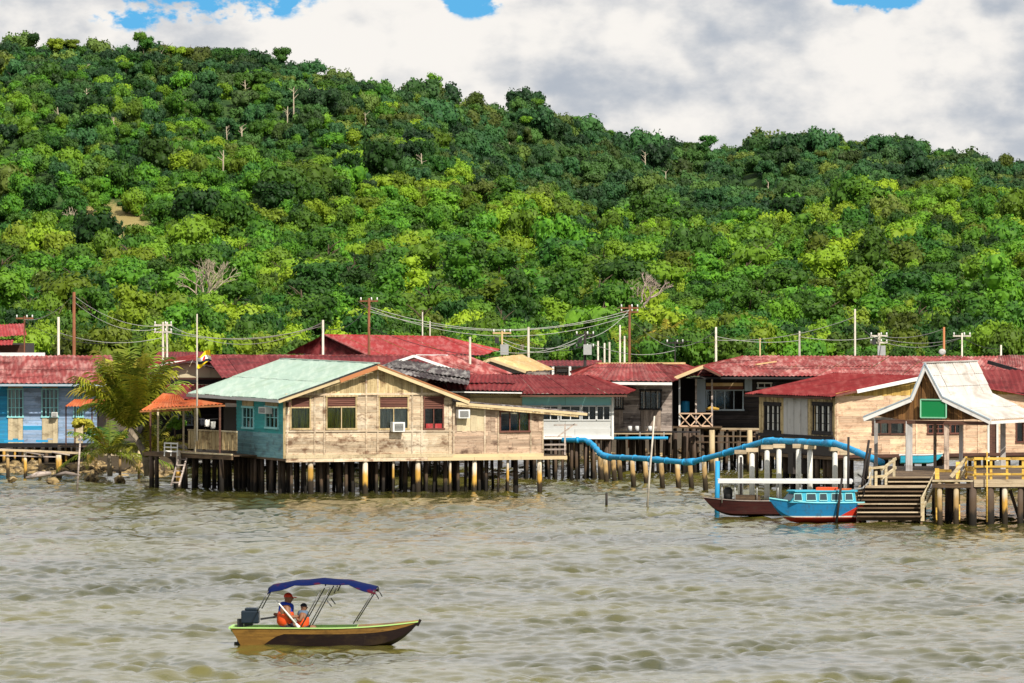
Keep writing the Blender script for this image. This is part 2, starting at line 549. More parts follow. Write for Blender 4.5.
def online(A, th, px):
    """point of the line through A with direction th that is seen in image column px"""
    u = (px - 512) / F
    c, s = math.cos(th), math.sin(th)
    # A.x + t c = u (A.y + t s)
    t_ = (u * A.y - A.x) / (c - u * s)
    return Vector((A.x + t_ * c, A.y + t_ * s, 0))


def hit(P0, P1, px, py):
    """(distance along the wall, height) of an image point on the wall plane"""
    d = (P1 - P0)
    d.z = 0
    th = math.atan2(d.y, d.x)
    q = online(P0, th, px)
    s = (q - P0).dot(d.normalized())
    return s, H - (py - YH) / F * q.y


def opening(P0, P1, l, r, tp, b):
    s0, _ = hit(P0, P1, l, tp)
    s1, _ = hit(P0, P1, r, tp)
    mid = (l + r) / 2
    return (s0, s1, hit(P0, P1, mid, b)[1], hit(P0, P1, mid, tp)[1])


def cut(segs, holes):
    for (a, b) in holes:
        out = []
        for (x, y) in segs:
            if b <= x or a >= y:
                out.append((x, y))
                continue
            if a > x: out.append((x, a))
            if b < y: out.append((b, y))
        segs = out
    return segs


def wallh(root, P0, P1, z0, z1, ops, mat, pitch=0.2, name='plank', joints=2.4, matf=None):
    """lapped horizontal boards, cut round the openings"""
    d = P1 - P0
    L = d.length
    d = d.normalized()
    out = Vector((d.y, -d.x, 0))
    n = max(1, round((z1 - z0) / pitch))
    p = (z1 - z0) / n
    for i in range(n):
        za, zb = z0 + i * p, z0 + (i + 1) * p
        zc = (za + zb) / 2
        holes = [(o[0], o[1]) for o in ops if o[2] < zc < o[3]]
        for (a, b) in cut([(0, L)], holes):
            if b - a < 0.06: continue
            k = max(1, round((b - a) / joints))
            xs = [a + (b - a) * j / k + (random.uniform(-.35, .35) if 0 < j < k else 0) for j in range(k + 1)]
            for j in range(k):
                q0 = P0 + d * (xs[j] + 0.006) + out * random.uniform(0, 0.014)
                q1 = P0 + d * (xs[j + 1] - 0.004) + out * random.uniform(0, 0.008)
                q0.z = zc + random.uniform(-.004, .004)
                q1.z = zc + random.uniform(-.004, .004)
                m = mat if matf is None else matf((xs[j] + xs[j + 1]) / 2, zc)
                bar(root, name, q0, q1, 0.03, p + 0.03, m, tilt=R(10))


def wallv(root, P0, P1, zb, zt, ops, mat, pitch=0.25, name='board'):
    """upright boards, every other one behind; zb and zt are heights or functions of the distance along the wall"""
    fb = zb if callable(zb) else (lambda s: zb)
    ft = zt if callable(zt) else (lambda s: zt)
    d = P1 - P0
    L = d.length
    d = d.normalized()
    out = Vector((d.y, -d.x, 0))
    n = max(1, round(L / pitch))
    p = L / n
    for i in range(n):
        a, b = i * p, (i + 1) * p
        c = (a + b) / 2
        a2, b2 = (a - 0.012, b + 0.012) if i % 2 else (a + 0.01, b - 0.01)
        a2, b2 = max(a2, 0), min(b2, L)
        yo = 0.0 if i % 2 else 0.024
        spans = [(None, None)]
        for o in ops:
            if o[0] < c < o[1]:
                spans = [(None, o[2]), (o[3], None)]
        for (s0, s1) in spans:
            za0 = fb(a2) if s0 is None else s0
            zb0 = fb(b2) if s0 is None else s0
            za1 = ft(a2) if s1 is None else s1
            zb1 = ft(b2) if s1 is None else s1
            if za1 - za0 < 0.04 and zb1 - zb0 < 0.04: continue
            pts = []
            for s, z in ((a2, za0), (b2, zb0), (b2, max(zb1, zb0 + .01)), (a2, max(za1, za0 + .01))):
                q = P0 + d * s + out * yo
                q.z = z
                pts.append(q)
            MB().prism(pts, out * 0.025).build(name, mat, root)


def window(root, P0, P1, op, cols=2, rows=1, mat=None, glass=True, louvre=0.0, curtain=None, curt_rng=(0, 1), trim=0.06, slats=None, inset=0.03, louvm=None):
    """a window: frame with its bars, panes, louvred top light, curtain behind"""
    mat = mat or M_brown
    d = (P1 - P0).normalized()
    out = Vector((d.y, -d.x, 0))
    rz = math.atan2(d.y, d.x)
    s0, s1, z0, z1 = op

    def pt(s, z, y=0.0):
        q = P0 + d * s + out * y
        q.z = z
        return q
    zl = z1 - louvre
    b = MB()
    for (a, c) in (((s0, z0), (s1, z0)), ((s0, z1), (s1, z1))):
        b.bar(pt(a[0] - trim, a[1], 0.045), pt(c[0] + trim, c[1], 0.045), 0.09, trim * 1.2)
    for s in (s0, s1):
        b.bar(pt(s, z0 + trim * .6, 0.04), pt(s, z1 - trim * .6, 0.04), 0.075, trim)
    if louvre:
        b.bar(pt(s0, zl, 0.03), pt(s1, zl, 0.03), 0.06, 0.05)
    for k in range(1, cols):
        s = s0 + (s1 - s0) * k / cols
        b.bar(pt(s, z0, 0.03), pt(s, zl, 0.03), 0.05, 0.04)
    for k in range(1, rows):
        z = z0 + (zl - z0) * k / rows
        b.bar(pt(s0, z, 0.028), pt(s1, z, 0.028), 0.04, 0.03)
    fo = b.build('window', mat, root)
    if glass:
        for k in range(cols):
            a, c = s0 + (s1 - s0) * k / cols, s0 + (s1 - s0) * (k + 1) / cols
            MB().box(pt((a + c) / 2, (z0 + zl) / 2, 0.0), (c - a - .01, 0.008, zl - z0 - .01), rz).build('pane', M_glass, fo)
    if louvre:
        n = max(3, round(louvre / 0.075))
        for k in range(n):
            z = zl + (k + .5) * louvre / n
            MB().box(pt((s0 + s1) / 2, z, 0.01), (s1 - s0 - .02, 0.012, louvre / n * 1.05), M=(Matrix.Rotation(rz, 3, 'Z') @ Matrix.Rotation(R(-28), 3, 'X'))).build('louvre', louvm or M_mar, fo)
    if slats:
        for k in range(slats[0]):
            s = s0 + (s1 - s0) * (k + .5) / slats[0]
            MB().box(pt(s, (z0 + zl) / 2, 0.03), (slats[1], 0.02, zl - z0 - .06), rz).build('shutter_slat', slats[2], fo)
    if curtain:
        a, c = s0 + (s1 - s0) * curt_rng[0], s0 + (s1 - s0) * curt_rng[1]
        n = max(8, int((c - a) / 0.045))
        rows_ = []
        for z in (z0 - .05, (z0 + zl) / 2, zl + .02):
            rows_.append([pt(a + (c - a) * i / n, z, -0.05 + 0.028 * math.sin(i * 1.9 + math.sin(i * .7) * 2)) for i in range(n + 1)])
        MB().grid(rows_).build('curtain', curtain, fo, fix=False)
    return fo


def roofplane(root, eL, eR, rR, rL, mat, sheet=0.85, rib=0.2, name='roof_sheet', jit=0.05, rows=1):
    """corrugated sheets laid side by side from the eave to the ridge"""
    eL, eR, rR, rL = Vector(eL), Vector(eR), Vector(rR), Vector(rL)
    nrm = (eR - eL).cross(rL - eL) if (rL - eL).length > .05 else (eR - eL).cross(rR - eL)
    nrm.normalize()
    if nrm.z < 0: nrm = -nrm
    L = (eR - eL).length
    n = max(2, round(L / sheet))
    m = max(2, round(L / n / rib))
    for i in range(n):
        for rw in range(rows):
            b = MB()
            v0, v1 = rw / rows - (0.03 if rw else 0), (rw + 1) / rows
            e = random.uniform(-jit, jit)
            up = random.uniform(0, 0.014) + 0.016 * (i % 2) + 0.02 * rw
            r0, r1 = [], []
            for k in range(m * 2 + 1):
                u = (i + k / (m * 2)) / n
                a, c = eL.lerp(eR, u), rL.lerp(rR, u)
                hh = nrm * (up + (0.045 if k % 2 else 0.0))
                sl = (c - a)
                ln = max(sl.length, .01)
                p0 = a + sl * (v0 + (e / ln if rw == 0 else random.uniform(-.0, .0)))
                r0.append(p0 + hh)
                r1.append(a + sl * v1 + hh)
            b.grid([r0, r1])
            b.build(name, mat, root, fix=False)


def piles(root, pts, r, mat, ztop, name='pile', zbot=-0.8, lean=0.02, n=8):
    for p in pts:
        rr = r * random.uniform(.8, 1.15)
        p = Vector(p)
        q = Vector((p.x + random.uniform(-lean, lean), p.y + random.uniform(-lean, lean), ztop))
        tube(root, name, [(p.x, p.y, zbot), q], [rr * 1.08, rr * .92], mat, n)


def slab(root, name, P, z0, z1, mat):
    """flat prism over a ground outline"""
    return MB().prism([(p.x, p.y, z0) for p in P], (0, 0, z1 - z0)).build(name, mat, root)


def xyz(P, z):
    return Vector((P.x, P.y, z))


def air_con(root, P0, P1, px0, px1, py0, py1, deep=0.35, name='air_conditioner'):
    s0, s1, z0, z1 = opening(P0, P1, px0, px1, py0, py1)
    d = (P1 - P0).normalized()
    out = Vector((d.y, -d.x, 0))
    rz = math.atan2(d.y, d.x)
    c = P0 + d * ((s0 + s1) / 2) + out * (deep / 2 + .03)
    c.z = (z0 + z1) / 2
    o = MB().box(c, (s1 - s0, deep, z1 - z0), rz).build(name, M_ac, root)
    g = c + out * (deep / 2 + .01)
    b = MB()
    b.box(g, ((s1 - s0) * .72, 0.02, (z1 - z0) * .7), rz)
    b.build('grille', M_dgrey, o)
    b = MB()
    for k in range(5):
        b.box(g + out * .012 + Vector((0, 0, (k - 2) * (z1 - z0) * .13)), ((s1 - s0) * .7, 0.01, 0.012), rz)
    b.build('grille_bar', M_ac, o)
    return o


# ================================================================== LARGE STRUCTURE
# ------------------------------------------------------------------ terrain
SKY = [(-600, 126), (-200, 72), (0, 67), (60, 59), (150, 57), (250, 66), (300, 82), (340, 98), (380, 115), (430, 110), (480, 115), (540, 129), (600, 142), (650, 156), (690, 162),
       (740, 162), (800, 165), (850, 168), (900, 165), (960, 173), (1024, 178), (1300, 195), (1700, 150)]
FR = [(-600, 250), (300, 246), (480, 246), (560, 240), (640, 232), (700, 224), (780, 214), (850, 208), (985, 206), (1024, 222), (1200, 235), (1700, 200)]


def interp(tab, x):
    return np.interp(x, [a for a, _ in tab], [b for _, b in tab])


def ground_z(X, D):
    X = np.asarray(X, float)
    D = np.asarray(D, float)
    px = 512 + F * X / D
    k = np.clip((px - 360) / 260, 0, 1)
    k = k * k * (3 - 2 * k)
    K1 = 1460.0
    K2 = 1600.0
    K3 = 1690 + 90 * k
    K4 = 1770 + 400 * k
    K5 = K4 + 260
    zc = H + (YH - interp(SKY, px)) / F * K4
    zf = H + (YH - interp(FR, px)) / F * K2
    z1 = 6.0
    z2 = (1 - k) * (z1 + .50 * (zc - z1)) + k * zf
    z3 = (1 - k) * (z1 + .78 * (zc - z1)) + k * (zf - 9)
    z5 = zc - 40

    def seg(a, b, za, zb):
        t_ = np.clip((D - a) / (b - a), 0, 1)
        return (D >= a) * (D < b) * (za + (zb - za) * t_)
    base = np.interp(D, [0, 335, 352, 380, 640, 1050, 1460], [-1.5, -1.2, 0.15, 0.5, 1.0, 3.0, 6.0])
    z = (D < K1) * base + seg(K1, K2, z1, z2) + seg(K2, K3, z2, z3) + seg(K3, K4, z3, zc) + seg(K4, K5, zc, z5) + (D >= K5) * (z5 + 0 * D)
    bank = np.clip(1 - np.maximum(0, (px - 168)) / 30, 0, 1) * np.interp(D, [300, 318, 335, 352, 380], [0, 0.5, 1.5, 0.5, 0])
    z = z + bank * (px < 200)
    wob = np.sin(X * .060 + D * .012 + 1.3) * 3.0 + np.sin(X * .043 + 1.3) * np.cos(D * .031) * 2.4 + np.sin(X * .13 + D * .05) * 1.3 + np.sin(X * .21 - D * .031) * .8
    z = z + wob * np.clip((D - 1480) / 150, 0, 1) * np.clip((K4 + 200 - D) / 300, 0.4, 1)
    return z


def hill_D(px, py):
    """distance at which the hill is seen at that pixel"""
    Dd = np.arange(1440, 2300, 4.0)
    z = ground_z((px - 512) / F * Dd, Dd)
    y = YH - (z - H) * F / Dd
    w_ = np.where(y <= py)[0]
    return float(Dd[w_[0]]) if len(w_) else float(Dd[np.argmin(y)])


BD_ = hill_D(103, 232)
BARE = W(103, 232, BD_)


def make_ground():
    Ds = np.concatenate([np.arange(296, 400, 3.0), np.arange(400, 1440, 26), np.arange(1440, 2500, 11), np.array([2600, 2900, 3400, 4200, 6000, 9000])])
    pxs = np.arange(-900, 1925, 15.0)
    G, PX = np.meshgrid(Ds, pxs, indexing='ij')
    X = (PX - 512) / F * G
    Z = ground_z(X, G)
    v = np.stack([X, G, Z], -1).reshape(-1, 3)
    n, m = G.shape
    idx = np.arange(n * m).reshape(n, m)
    f = np.stack([idx[:-1, :-1], idx[:-1, 1:], idx[1:, 1:], idx[1:, :-1]], -1).reshape(-1, 4)
    me = bpy.data.meshes.new('hillside')
    me.from_pydata(v.tolist(), [], f.tolist())
    me.polygons.foreach_set('use_smooth', [True] * len(me.polygons))
    m_, t = base_mat('hill_soil_and_undergrowth')
    pos = t.new('ShaderNodeNewGeometry').outputs['Position']
    n1 = t.noise(pos, 0.35, 6, 0.7)
    n2 = t.noise(pos, 1.8, 5, 0.7)
    c = t.mix(t.ramp(n1, .4, .6), (0.018, 0.05, 0.010), (0.05, 0.10, 0.018))
    # bare yellow earth where the slope has slipped
    P = BARE
    dd = t.vmath('LENGTH', t.vmath('MULTIPLY', t.vmath('SUBTRACT', pos, tuple(P)), (1 / 12.0, 1 / 34.0, 0)))
    c = t.mix(t.ramp(t.math('ADD', dd, t.math('MULTIPLY', t.math('SUBTRACT', n2, .5), .8)), 0.9, 0.6), c, t.mix(n2, (0.38, 0.29, 0.13), (0.20, 0.17, 0.04)))
    # mud near the river
    yy = t.new('ShaderNodeSeparateXYZ', {0: pos}).outputs[1]
    c = t.mix(t.ramp(yy, 620, 420), c, t.mix(n2, (0.04, 0.03, 0.018), (0.10, 0.07, 0.035)))
    finish(t, c, 0.9, bump=n2, bstr=0.7, bdist=0.2)
    o = link('hillside', me, m_)
    tag(o, kind='structure')
    return o


make_ground()


# ------------------------------------------------------------------ river
def make_water():
    rng = np.random.default_rng(3)
    D = np.concatenate([np.linspace(160, 250, 460), np.linspace(250.25, 392, 460)])
    U = np.linspace(-0.108, 0.108, 520)
    G, UU = np.meshgrid(D, U, indexing='ij')
    X = UU * G
    # patches of rough and of calm water, long across the view
    def big(a, b, s):
        r = np.random.default_rng(s)
        z = 0
        for i in range(9):
            z = z + np.sin(X * a * r.uniform(.4, 2.2) * r.choice([-1, 1]) + G * b * r.uniform(.4, 2.2) + r.uniform(0, 7))
        return z / 3.0
    rough = 0.70 + 0.42 * np.clip(0.5 + 0.42 * big(.07, .10, 5), 0, 1.6) ** 1.5
    gust = np.clip(0.55 + 0.5 * big(.8, .35, 8), 0.0, 1.7) ** 1.3 * .8 + .55
    z = np.zeros_like(G)
    for i in range(150):
        # short crossing chop: little wedges of wave, longer in depth than in width
        lx_ = rng.uniform(.8, 3.6) if i < 110 else rng.uniform(3, 9)
        ly_ = rng.uniform(.7, 2.4) if i < 110 else rng.uniform(2.0, 6.0)
        kx, ky = 2 * math.pi / lx_ * rng.choice([-1, 1]), 2 * math.pi / ly_
        amp = (0.0160 if i < 110 else 0.010) / ky
        ph = X * kx + G * ky + rng.uniform(0, 6.28)
        ph = ph + 1.1 * np.sin(X * rng.uniform(.2, .9) + G * rng.uniform(-.4, .4) + rng.uniform(0, 6))
        z += amp * ((1 - 2 * np.abs(np.sin(ph / 2))) * 1.15 if i < 110 else np.sin(ph))
    z = z * rough * gust
    lee = np.exp(-(((X + 4.9) / 3.2) ** 2 + ((G - 186.3) / 2.2) ** 2) ** 2)
    z = z * (1 - .7 * lee)
    z = z * np.clip((0.108 - np.abs(UU)) / .008, 0, 1) * np.clip((G - 160) / 6, 0, 1) - .02 * (np.abs(UU) > .1075)
    z = np.clip(z, -0.35, 0.35)
    v = np.stack([X, G, z], -1).reshape(-1, 3)
    n, m = G.shape
    idx = np.arange(n * m).reshape(n, m)
    f = np.stack([idx[:-1, :-1], idx[:-1, 1:], idx[1:, 1:], idx[1:, :-1]], -1).reshape(-1, 4).tolist()
    vl = v.tolist()
    # flat water all round the modelled waves
    def corner(i, j): return int(idx[i, j])
    b = len(vl)
    edges = [(-1500, 160.0), (1500, 160.0), (-1500, 392.0), (1500, 392.0), (-1500, -400), (1500, -400)]
    vl += [(a, c, -0.02) for a, c in edges]
    left = [int(i) for i in idx[:, 0]]
    right = [int(i) for i in idx[:, -1]]
    front = [int(i) for i in idx[0, :]]
    for k in range(n - 1):
        f.append([b + (0 if k < n // 2 else 2), left[k], left[k + 1]])
        f.append([b + (1 if k < n // 2 else 3), right[k + 1], right[k]])
    f.append([b, left[n // 2], b + 2])
    f.append([b + 1, b + 3, right[n // 2]])
    f.append([b + 4, b + 5, b + 1] + front[::-1] + [b])
    me = bpy.data.meshes.new('river')
    me.from_pydata(vl, [], f)
    me.polygons.foreach_set('use_smooth', [True] * len(me.polygons))
    m_, t = base_mat('murky_river')
    pos = t.new('ShaderNodeNewGeometry').outputs['Position']
    silt = t.noise(t.vmath('MULTIPLY', pos, (.35, .8, 1)), .12, 5, .6)
    c = t.mix(t.ramp(silt, .38, .62), (0.115, 0.104, 0.020), (0.050, 0.050, 0.012))
    r1 = t.noise(t.vmath('MULTIPLY', pos, (1, 1.1, 1)), 1.7, 5, .62, .6)
    r2 = t.noise(t.vmath('MULTIPLY', pos, (1, 1.0, 1)), 5.5, 4, .6, .3)
    hgt = t.math('ADD', t.math('MULTIPLY', r1, 1.0), t.math('MULTIPLY', r2, .32))
    finish(t, c, 0.08, bump=hgt, bstr=0.8, bdist=0.018, spec=0.5, IOR=1.42)
    o = link('river', me, m_)
    tag(o, kind='structure')
    return o


make_water()

# ------------------------------------------------------------------ MAIN HOUSE (cream gable, teal side, green roof)
TH = R(20)
a_ = Vector((math.cos(TH), math.sin(TH), 0))
n_ = Vector((-math.sin(TH), math.cos(TH), 0))
A = V2(285, 300)
C = online(A, TH, 452)
E = online(A, TH, 543)
B0 = A + n_ * 1
# side wall length so that it ends in column 237
side_th = math.atan2(n_.y, n_.x)
Bk = online(A, side_th, 237)
Ls = (Bk - A).length
Lr = (online(A, side_th, 196) - A).length
zf, ze = 1.45, 3.93
apex_p = online(A, TH, 374)
za = zat(366.5, apex_p.y)
hs = thing('stilt_house', 'cream plank gable house with teal side wall and pale green roof, on piles', 'house', xyz(A, 0))
sA, sC = 0.0, (C - A).length
sap = (apex_p - A).length


def roofz(s):
    """underside of the roof over the front wall"""
    if s < sap: return ze + (za - ze) * s / sap
    return za + (zat(399, C.y) - .05 - za) * (s - sap) / (sC - sap + .5)


ops = [opening(A, C, *q) for q in ((290.5, 310, 396.5, 429), (326.5, 356, 396, 429), (379, 408, 396, 429), (424, 443, 397, 429))]
zb = hit(A, C, 330, 391.5)[1]
wallh(hs, A, C, zf, zb - .12, ops, M_cream, pitch=0.165, joints=1.9)
wallv(hs, A, C, zb - .12, lambda s: roofz(s) - 0.02, [(o[0], o[1], o[2], min(o[3], zb - .03)) for o in ops], M_creamv, pitch=0.2)
for (px) in (287, 314.5, 324, 366, 377.5, 412, 421.5, 449.5):
    q = online(A, TH, px) - n_ * .045
    s_ = (q - A).dot(a_)
    bar(hs, 'wall_batten', xyz(q, zf), xyz(q, roofz(s_) - .15), 0.05, 0.07, M_cream)
bar(hs, 'wall_band', xyz(A - n_ * .05, zb - .12), xyz(C - n_ * .05, zb - .12), 0.06, 0.09, M_cream)
bar(hs, 'wall_band', xyz(A - n_ * .06, zf + .02), xyz(C - n_ * .06, zf + .02), 0.08, 0.14, M_ivory)
bar(hs, 'wall_band', xyz(A - n_ * .05, hit(A, C, 330, 431)[1]), xyz(C - n_ * .05, hit(A, C, 430, 431)[1]), 0.05, 0.07, M_cream)
window(hs, A, C, ops[0], cols=1, louvre=.46, curtain=M_curt, mat=M_creamv)
window(hs, A, C, ops[1], cols=2, louvre=.46, curtain=M_curt, mat=M_creamv)
window(hs, A, C, ops[2], cols=2, louvre=.50, curtain=M_curtw, curt_rng=(0, 1), mat=M_creamv)
window(hs, A, C, ops[3], cols=2, louvre=.46, mat=M_mar)
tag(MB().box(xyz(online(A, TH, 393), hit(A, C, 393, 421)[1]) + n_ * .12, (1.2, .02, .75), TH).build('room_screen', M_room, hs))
air_con(hs, A, C, 390, 402, 422, 431.5)
# red cushions behind the fourth window
for px in (429, 438):
    q = online(A, TH, px) - n_ * .0
    MB().box(xyz(q, hit(A, C, px, 426)[1]) - n_ * .01, (.3, .08, .2), TH).build('window_cushion', M_brir, hs)
# teal side wall
ops2 = [opening(Bk, A, *q) for q in ((243.5, 254.5, 407, 428), (266.5, 279, 407, 428))]
zs = hit(Bk, A, 260, 431)[1]
wallh(hs, Bk, A, zf - .05, ze - .02, ops2, M_teal, pitch=0.17, joints=2.6, matf=lambda s, z: M_tealf if z < zs + random.uniform(-.08, .16) else M_teal)
for o_, lv in zip(ops2, (.0, .0)):
    window(hs, Bk, A, o_, cols=3, rows=2, mat=M_cyanw, curtain=(M_curtw if o_ is ops2[1] else M_mar), curt_rng=(.35, .75), trim=.07)
    q0 = Bk + (A - Bk).normalized() * o_[0] + (Vector((0, 0, 0)) - a_) * .045
    q1 = Bk + (A - Bk).normalized() * o_[1] - a_ * .045
    bar(hs, 'head_panel', xyz(q0, o_[3] + .17), xyz(q1, o_[3] + .17), .03, .26, M_creamv)
air_con(hs, Bk, A, 266, 273, 407, 413.5, deep=.3)
bar(hs, 'corner_board', xyz(A - n_ * .04 - a_ * .04, zf - .05), xyz(A - n_ * .04 - a_ * .04, ze), .1, .1, M_creamv)
# hidden walls, floor and a room partition
D_ = C + n_ * Ls
for p, q in ((Bk, D_), (C + n_ * .05, D_)):
    MB().prism([xyz(p, zf), xyz(q, zf), xyz(q, ze + .1), xyz(p, ze + .1)], (.04, .04, 0)).build('back_wall', M_greyw, hs)
slab(hs, 'floor', [A, C, D_, Bk], zf - .16, zf - .03, M_deck)
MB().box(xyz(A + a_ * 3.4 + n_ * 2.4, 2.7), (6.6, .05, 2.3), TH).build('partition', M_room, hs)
# roof
ov = .42
eF = A - n_ * ov - a_ * .42
eB = A + n_ * (Lr) - a_ * .42
rF = apex_p - n_ * ov
rB = apex_p + n_ * Lr
slope = (za - ze) / sap
zeo = ze - slope * .42 + .06
roofplane(hs, xyz(eB, zeo), xyz(eF, zeo), xyz(rF, za + .10), xyz(rB, za + .10), M_grer, sheet=.8, rib=.2, rows=2)
gR = C + a_ * .62
zR = roofz(sC + .62)
roofplane(hs, xyz(gR - n_ * ov, zR), xyz(gR + n_ * Lr, zR), xyz(rB, za + .10), xyz(rF, za + .10), M_oldr, sheet=.8, rib=.2)
bar(hs, 'bargeboard', xyz(eF, zeo - .07), xyz(rF, za - .02), .05, .13, M_beige)
bar(hs, 'bargeboard', xyz(eF - n_ * .03, zeo + .03), xyz(rF - n_ * .03, za + .085), .06, .05, M_dgrey)
q1 = eF.lerp(rF, .62)
bar(hs, 'bargeboard', xyz(q1 - n_ * .035, zeo + (za - zeo) * .62 - .06), xyz(rF - n_ * .035, za - .02), .05, .17, M_oran)
bar(hs, 'bargeboard', xyz(rF, za - .01), xyz(gR - n_ * ov, zR - .04), .06, .17, M_beige)
bar(hs, 'bargeboard', xyz(rF - n_ * .02, za + .09), xyz(gR - n_ * (ov + .02), zR + .06), .07, .05, M_oran)
bar(hs, 'eave_fascia', xyz(eB, zeo - .05), xyz(eF, zeo - .05), .05, .12, M_offw)
bar(hs, 'ridge_cap', xyz(rB, za + .15), xyz(rF, za + .15), .26, .04, M_grer)
bar(hs, 'eave_beam', xyz(eB + a_ * .5, zeo - .2), xyz(eF + a_ * .5, zeo - .2), .1, .2, M_brown)

# extension to the right with a thin falling roof
wf2 = 1.45
zr0, zr1 = hit(A, E, 454, 402)[1], hit(A, E, 584, 413)[1]
Eo = online(A, TH, 584)
Cb = online(A, TH, 453)
opsx = [opening(C, E, *q) for q in ((500, 529, 411.5, 431.5), (456, 484, 409.5, 431))]
Lx = (E - C).length


def exz(s):
    return zr0 - .12 + (zr1 - zr0) * s / (Eo - Cb).length


wallh(hs, C, E, wf2, hit(C, E, 490, 432)[1], [], M_grey, pitch=.16, joints=1.5)
wallv(hs, C, E, hit(C, E, 490, 432)[1], exz, opsx, M_grey, pitch=.22)
window(hs, C, E, opsx[0], cols=3, mat=M_mar, curtain=M_curt, curt_rng=(.6, 1))
wallv(hs, C + a_ * opsx[1][0], C + a_ * opsx[1][1], opsx[1][2], opsx[1][3], [], M_ivory, pitch=.3, name='door_board')
air_con(hs, C, E, 455.5, 467, 409.5, 418)
air = [xyz(C - n_ * .05, wf2 + .0), xyz(E - n_ * .05, wf2 + .0)]
bar(hs, 'wall_band', *air, .08, .13, M_beige)
for px in (453.5, 484.5, 498, 530.5, 542.5):
    q = online(A, TH, px) - n_ * .045
    bar(hs, 'wall_batten', xyz(q, wf2), xyz(q, exz((q - C).dot(a_))), .05, .06, M_cream)
k0, k1 = Cb - n_ * .35, Eo - n_ * .35
roofplane(hs, xyz(k0, zr0), xyz(k0 + n_ * 4.5, zr0 + .05), xyz(k1 + n_ * 4.5, zr1 + .05), xyz(k1, zr1), M_oldr, sheet=.9)
bar(hs, 'eave_fascia', xyz(k0 - n_ * .03, zr0 - .05), xyz(k1 - n_ * .03, zr1 - .05), .05, .11, M_beige)
bar(hs, 'eave_fascia', xyz(k0 - n_ * .01, zr0 - .14), xyz(k1 - n_ * .01 - a_ * .4, zr1 - .13), .05, .07, M_creamv)
Ef = online(A, TH, 566)
slab(hs, 'floor', [C, Ef, Ef + n_ * 3.6, C + n_ * 3.6], wf2 - .16, wf2 - .03, M_deck)
for p, q in ((E + n_ * .04, E + n_ * 3.6), (C + n_ * 3.6, E + n_ * 3.6)):
    MB().prism([xyz(p, wf2), xyz(q, wf2), xyz(q, zr1 - .1), xyz(p, zr1 - .1)], (.03, .03, 0)).build('back_wall', M_greyw, hs)
for k in range(6):
    bar(hs, 'floor_beam', xyz(A.lerp(Ef, k / 6) - n_ * .12, zf - .13), xyz(A.lerp(Ef, (k + .995) / 6) - n_ * .12, zf - .13), .12, .14, M_cream if k < 3 else M_beige)
# landing railing at the right end
for z in (wf2 + .22, wf2 + .42):
    bar(hs, 'landing_rail', xyz(E + a_ * .05, z), xyz(Ef, z), .04, .07, M_greyw)
lp = online(A, TH, 565)
bar(hs, 'landing_post', xyz(lp, wf2 - .03), xyz(lp, zat(424, lp.y)), .07, .07, M_greyw)
bar(hs, 'landing_brace', xyz(lp - a_ * .35, zat(437, lp.y)), xyz(lp + a_ * .45, zat(424, lp.y)), .05, .05, M_greyw)
bar(hs, 'landing_rail', xyz(lp - a_ * .5, zat(425, lp.y)), xyz(lp + a_ * .55, zat(425, lp.y)), .05, .05, M_greyw)
bar(hs, 'landing_rail', xyz(lp - a_ * .9, zat(436.5, lp.y)), xyz(lp + a_ * .3, zat(436.5, lp.y)), .05, .05, M_greyw)
# piles
for px, r in ((311, .15), (365, .12), (393, .06), (418, .13), (450, .06), (474, .11), (508, .06), (540, .12)):
    piles(hs, [online(A, TH, px)], r, M_pilec, zf - .2, lean=.03, n=10)
random.seed(21)
for row in range(1, 8):
    m0 = 15 if row < 4 else 12
    for k in range(m0):
        s = (k + random.uniform(.1, .9)) / m0 * (10.9 if row < 5 else 7.0)
        piles(hs, [A + a_ * s + n_ * (row * 1.0 + random.uniform(-.3, .3))], random.uniform(.05, .10), M_pilew, zf - .16, lean=.10, n=6)
for px in (243, 259, 276, 295, 332, 350, 380, 430, 462, 490):
    q = online(A, TH, px) if px > 285 else online(A, side_th, px)
    piles(hs, [q + n_ * .5], .075, M_pilew, zf - .16, n=6)

# open deck below the rear part of the green roof
dk = thing('terrace_deck', 'timber terrace with upright board railing between the teal wall and the ladder, on black piles', 'deck', xyz(V2(200, 306), 0))
dA, dB = V2(150, 309), V2(238, 303)
dz = 1.42
ddv = (dB - dA).normalized()
dn = Vector((-ddv.y, ddv.x, 0))
for k in range(9):
    q0, q1 = dA + dn * (k * .42), dB + dn * (k * .42)
    bar(dk, 'deck_board', xyz(q0, dz), xyz(q1, dz), .40, .05, M_deck)
bar(dk, 'deck_beam', xyz(dA - dn * .28, dz - .08), xyz(dB - dn * .28, dz - .08), .08, .16, M_deck)
bar(dk, 'deck_edge', xyz(online(dA, math.atan2(ddv.y, ddv.x), 187) - dn * .3, dz + .06), xyz(dB - dn * .3, dz + .06), .1, .06, M_railw)
rl = online(dA, math.atan2(ddv.y, ddv.x), 189)
wallv(dk, rl, dB, dz + .22, dz + .98, [], M_creamv, pitch=.17, name='railing_board')
bar(dk, 'top_rail', xyz(rl - dn * .05, dz + 1.02), xyz(dB - dn * .05, dz + 1.02), .07, .06, M_railw)
for px, mt in ((152.5, M_brown), (160, M_railw), (185.5, M_railw), (197, M_railw), (222, M_brown)):
    q = online(dA, math.atan2(ddv.y, ddv.x), px) - dn * .1
    bar(dk, 'roof_post', xyz(q, dz), xyz(q, zat(404, q.y)), .08, .08, mt)
random.seed(5)
for k in range(34):
    q = dA + ddv * random.uniform(0, 3.8) + dn * random.uniform(-.1, 3.4)
    piles(dk, [q], random.uniform(.05, .1), M_pilew, dz - .03, n=6, lean=.06)
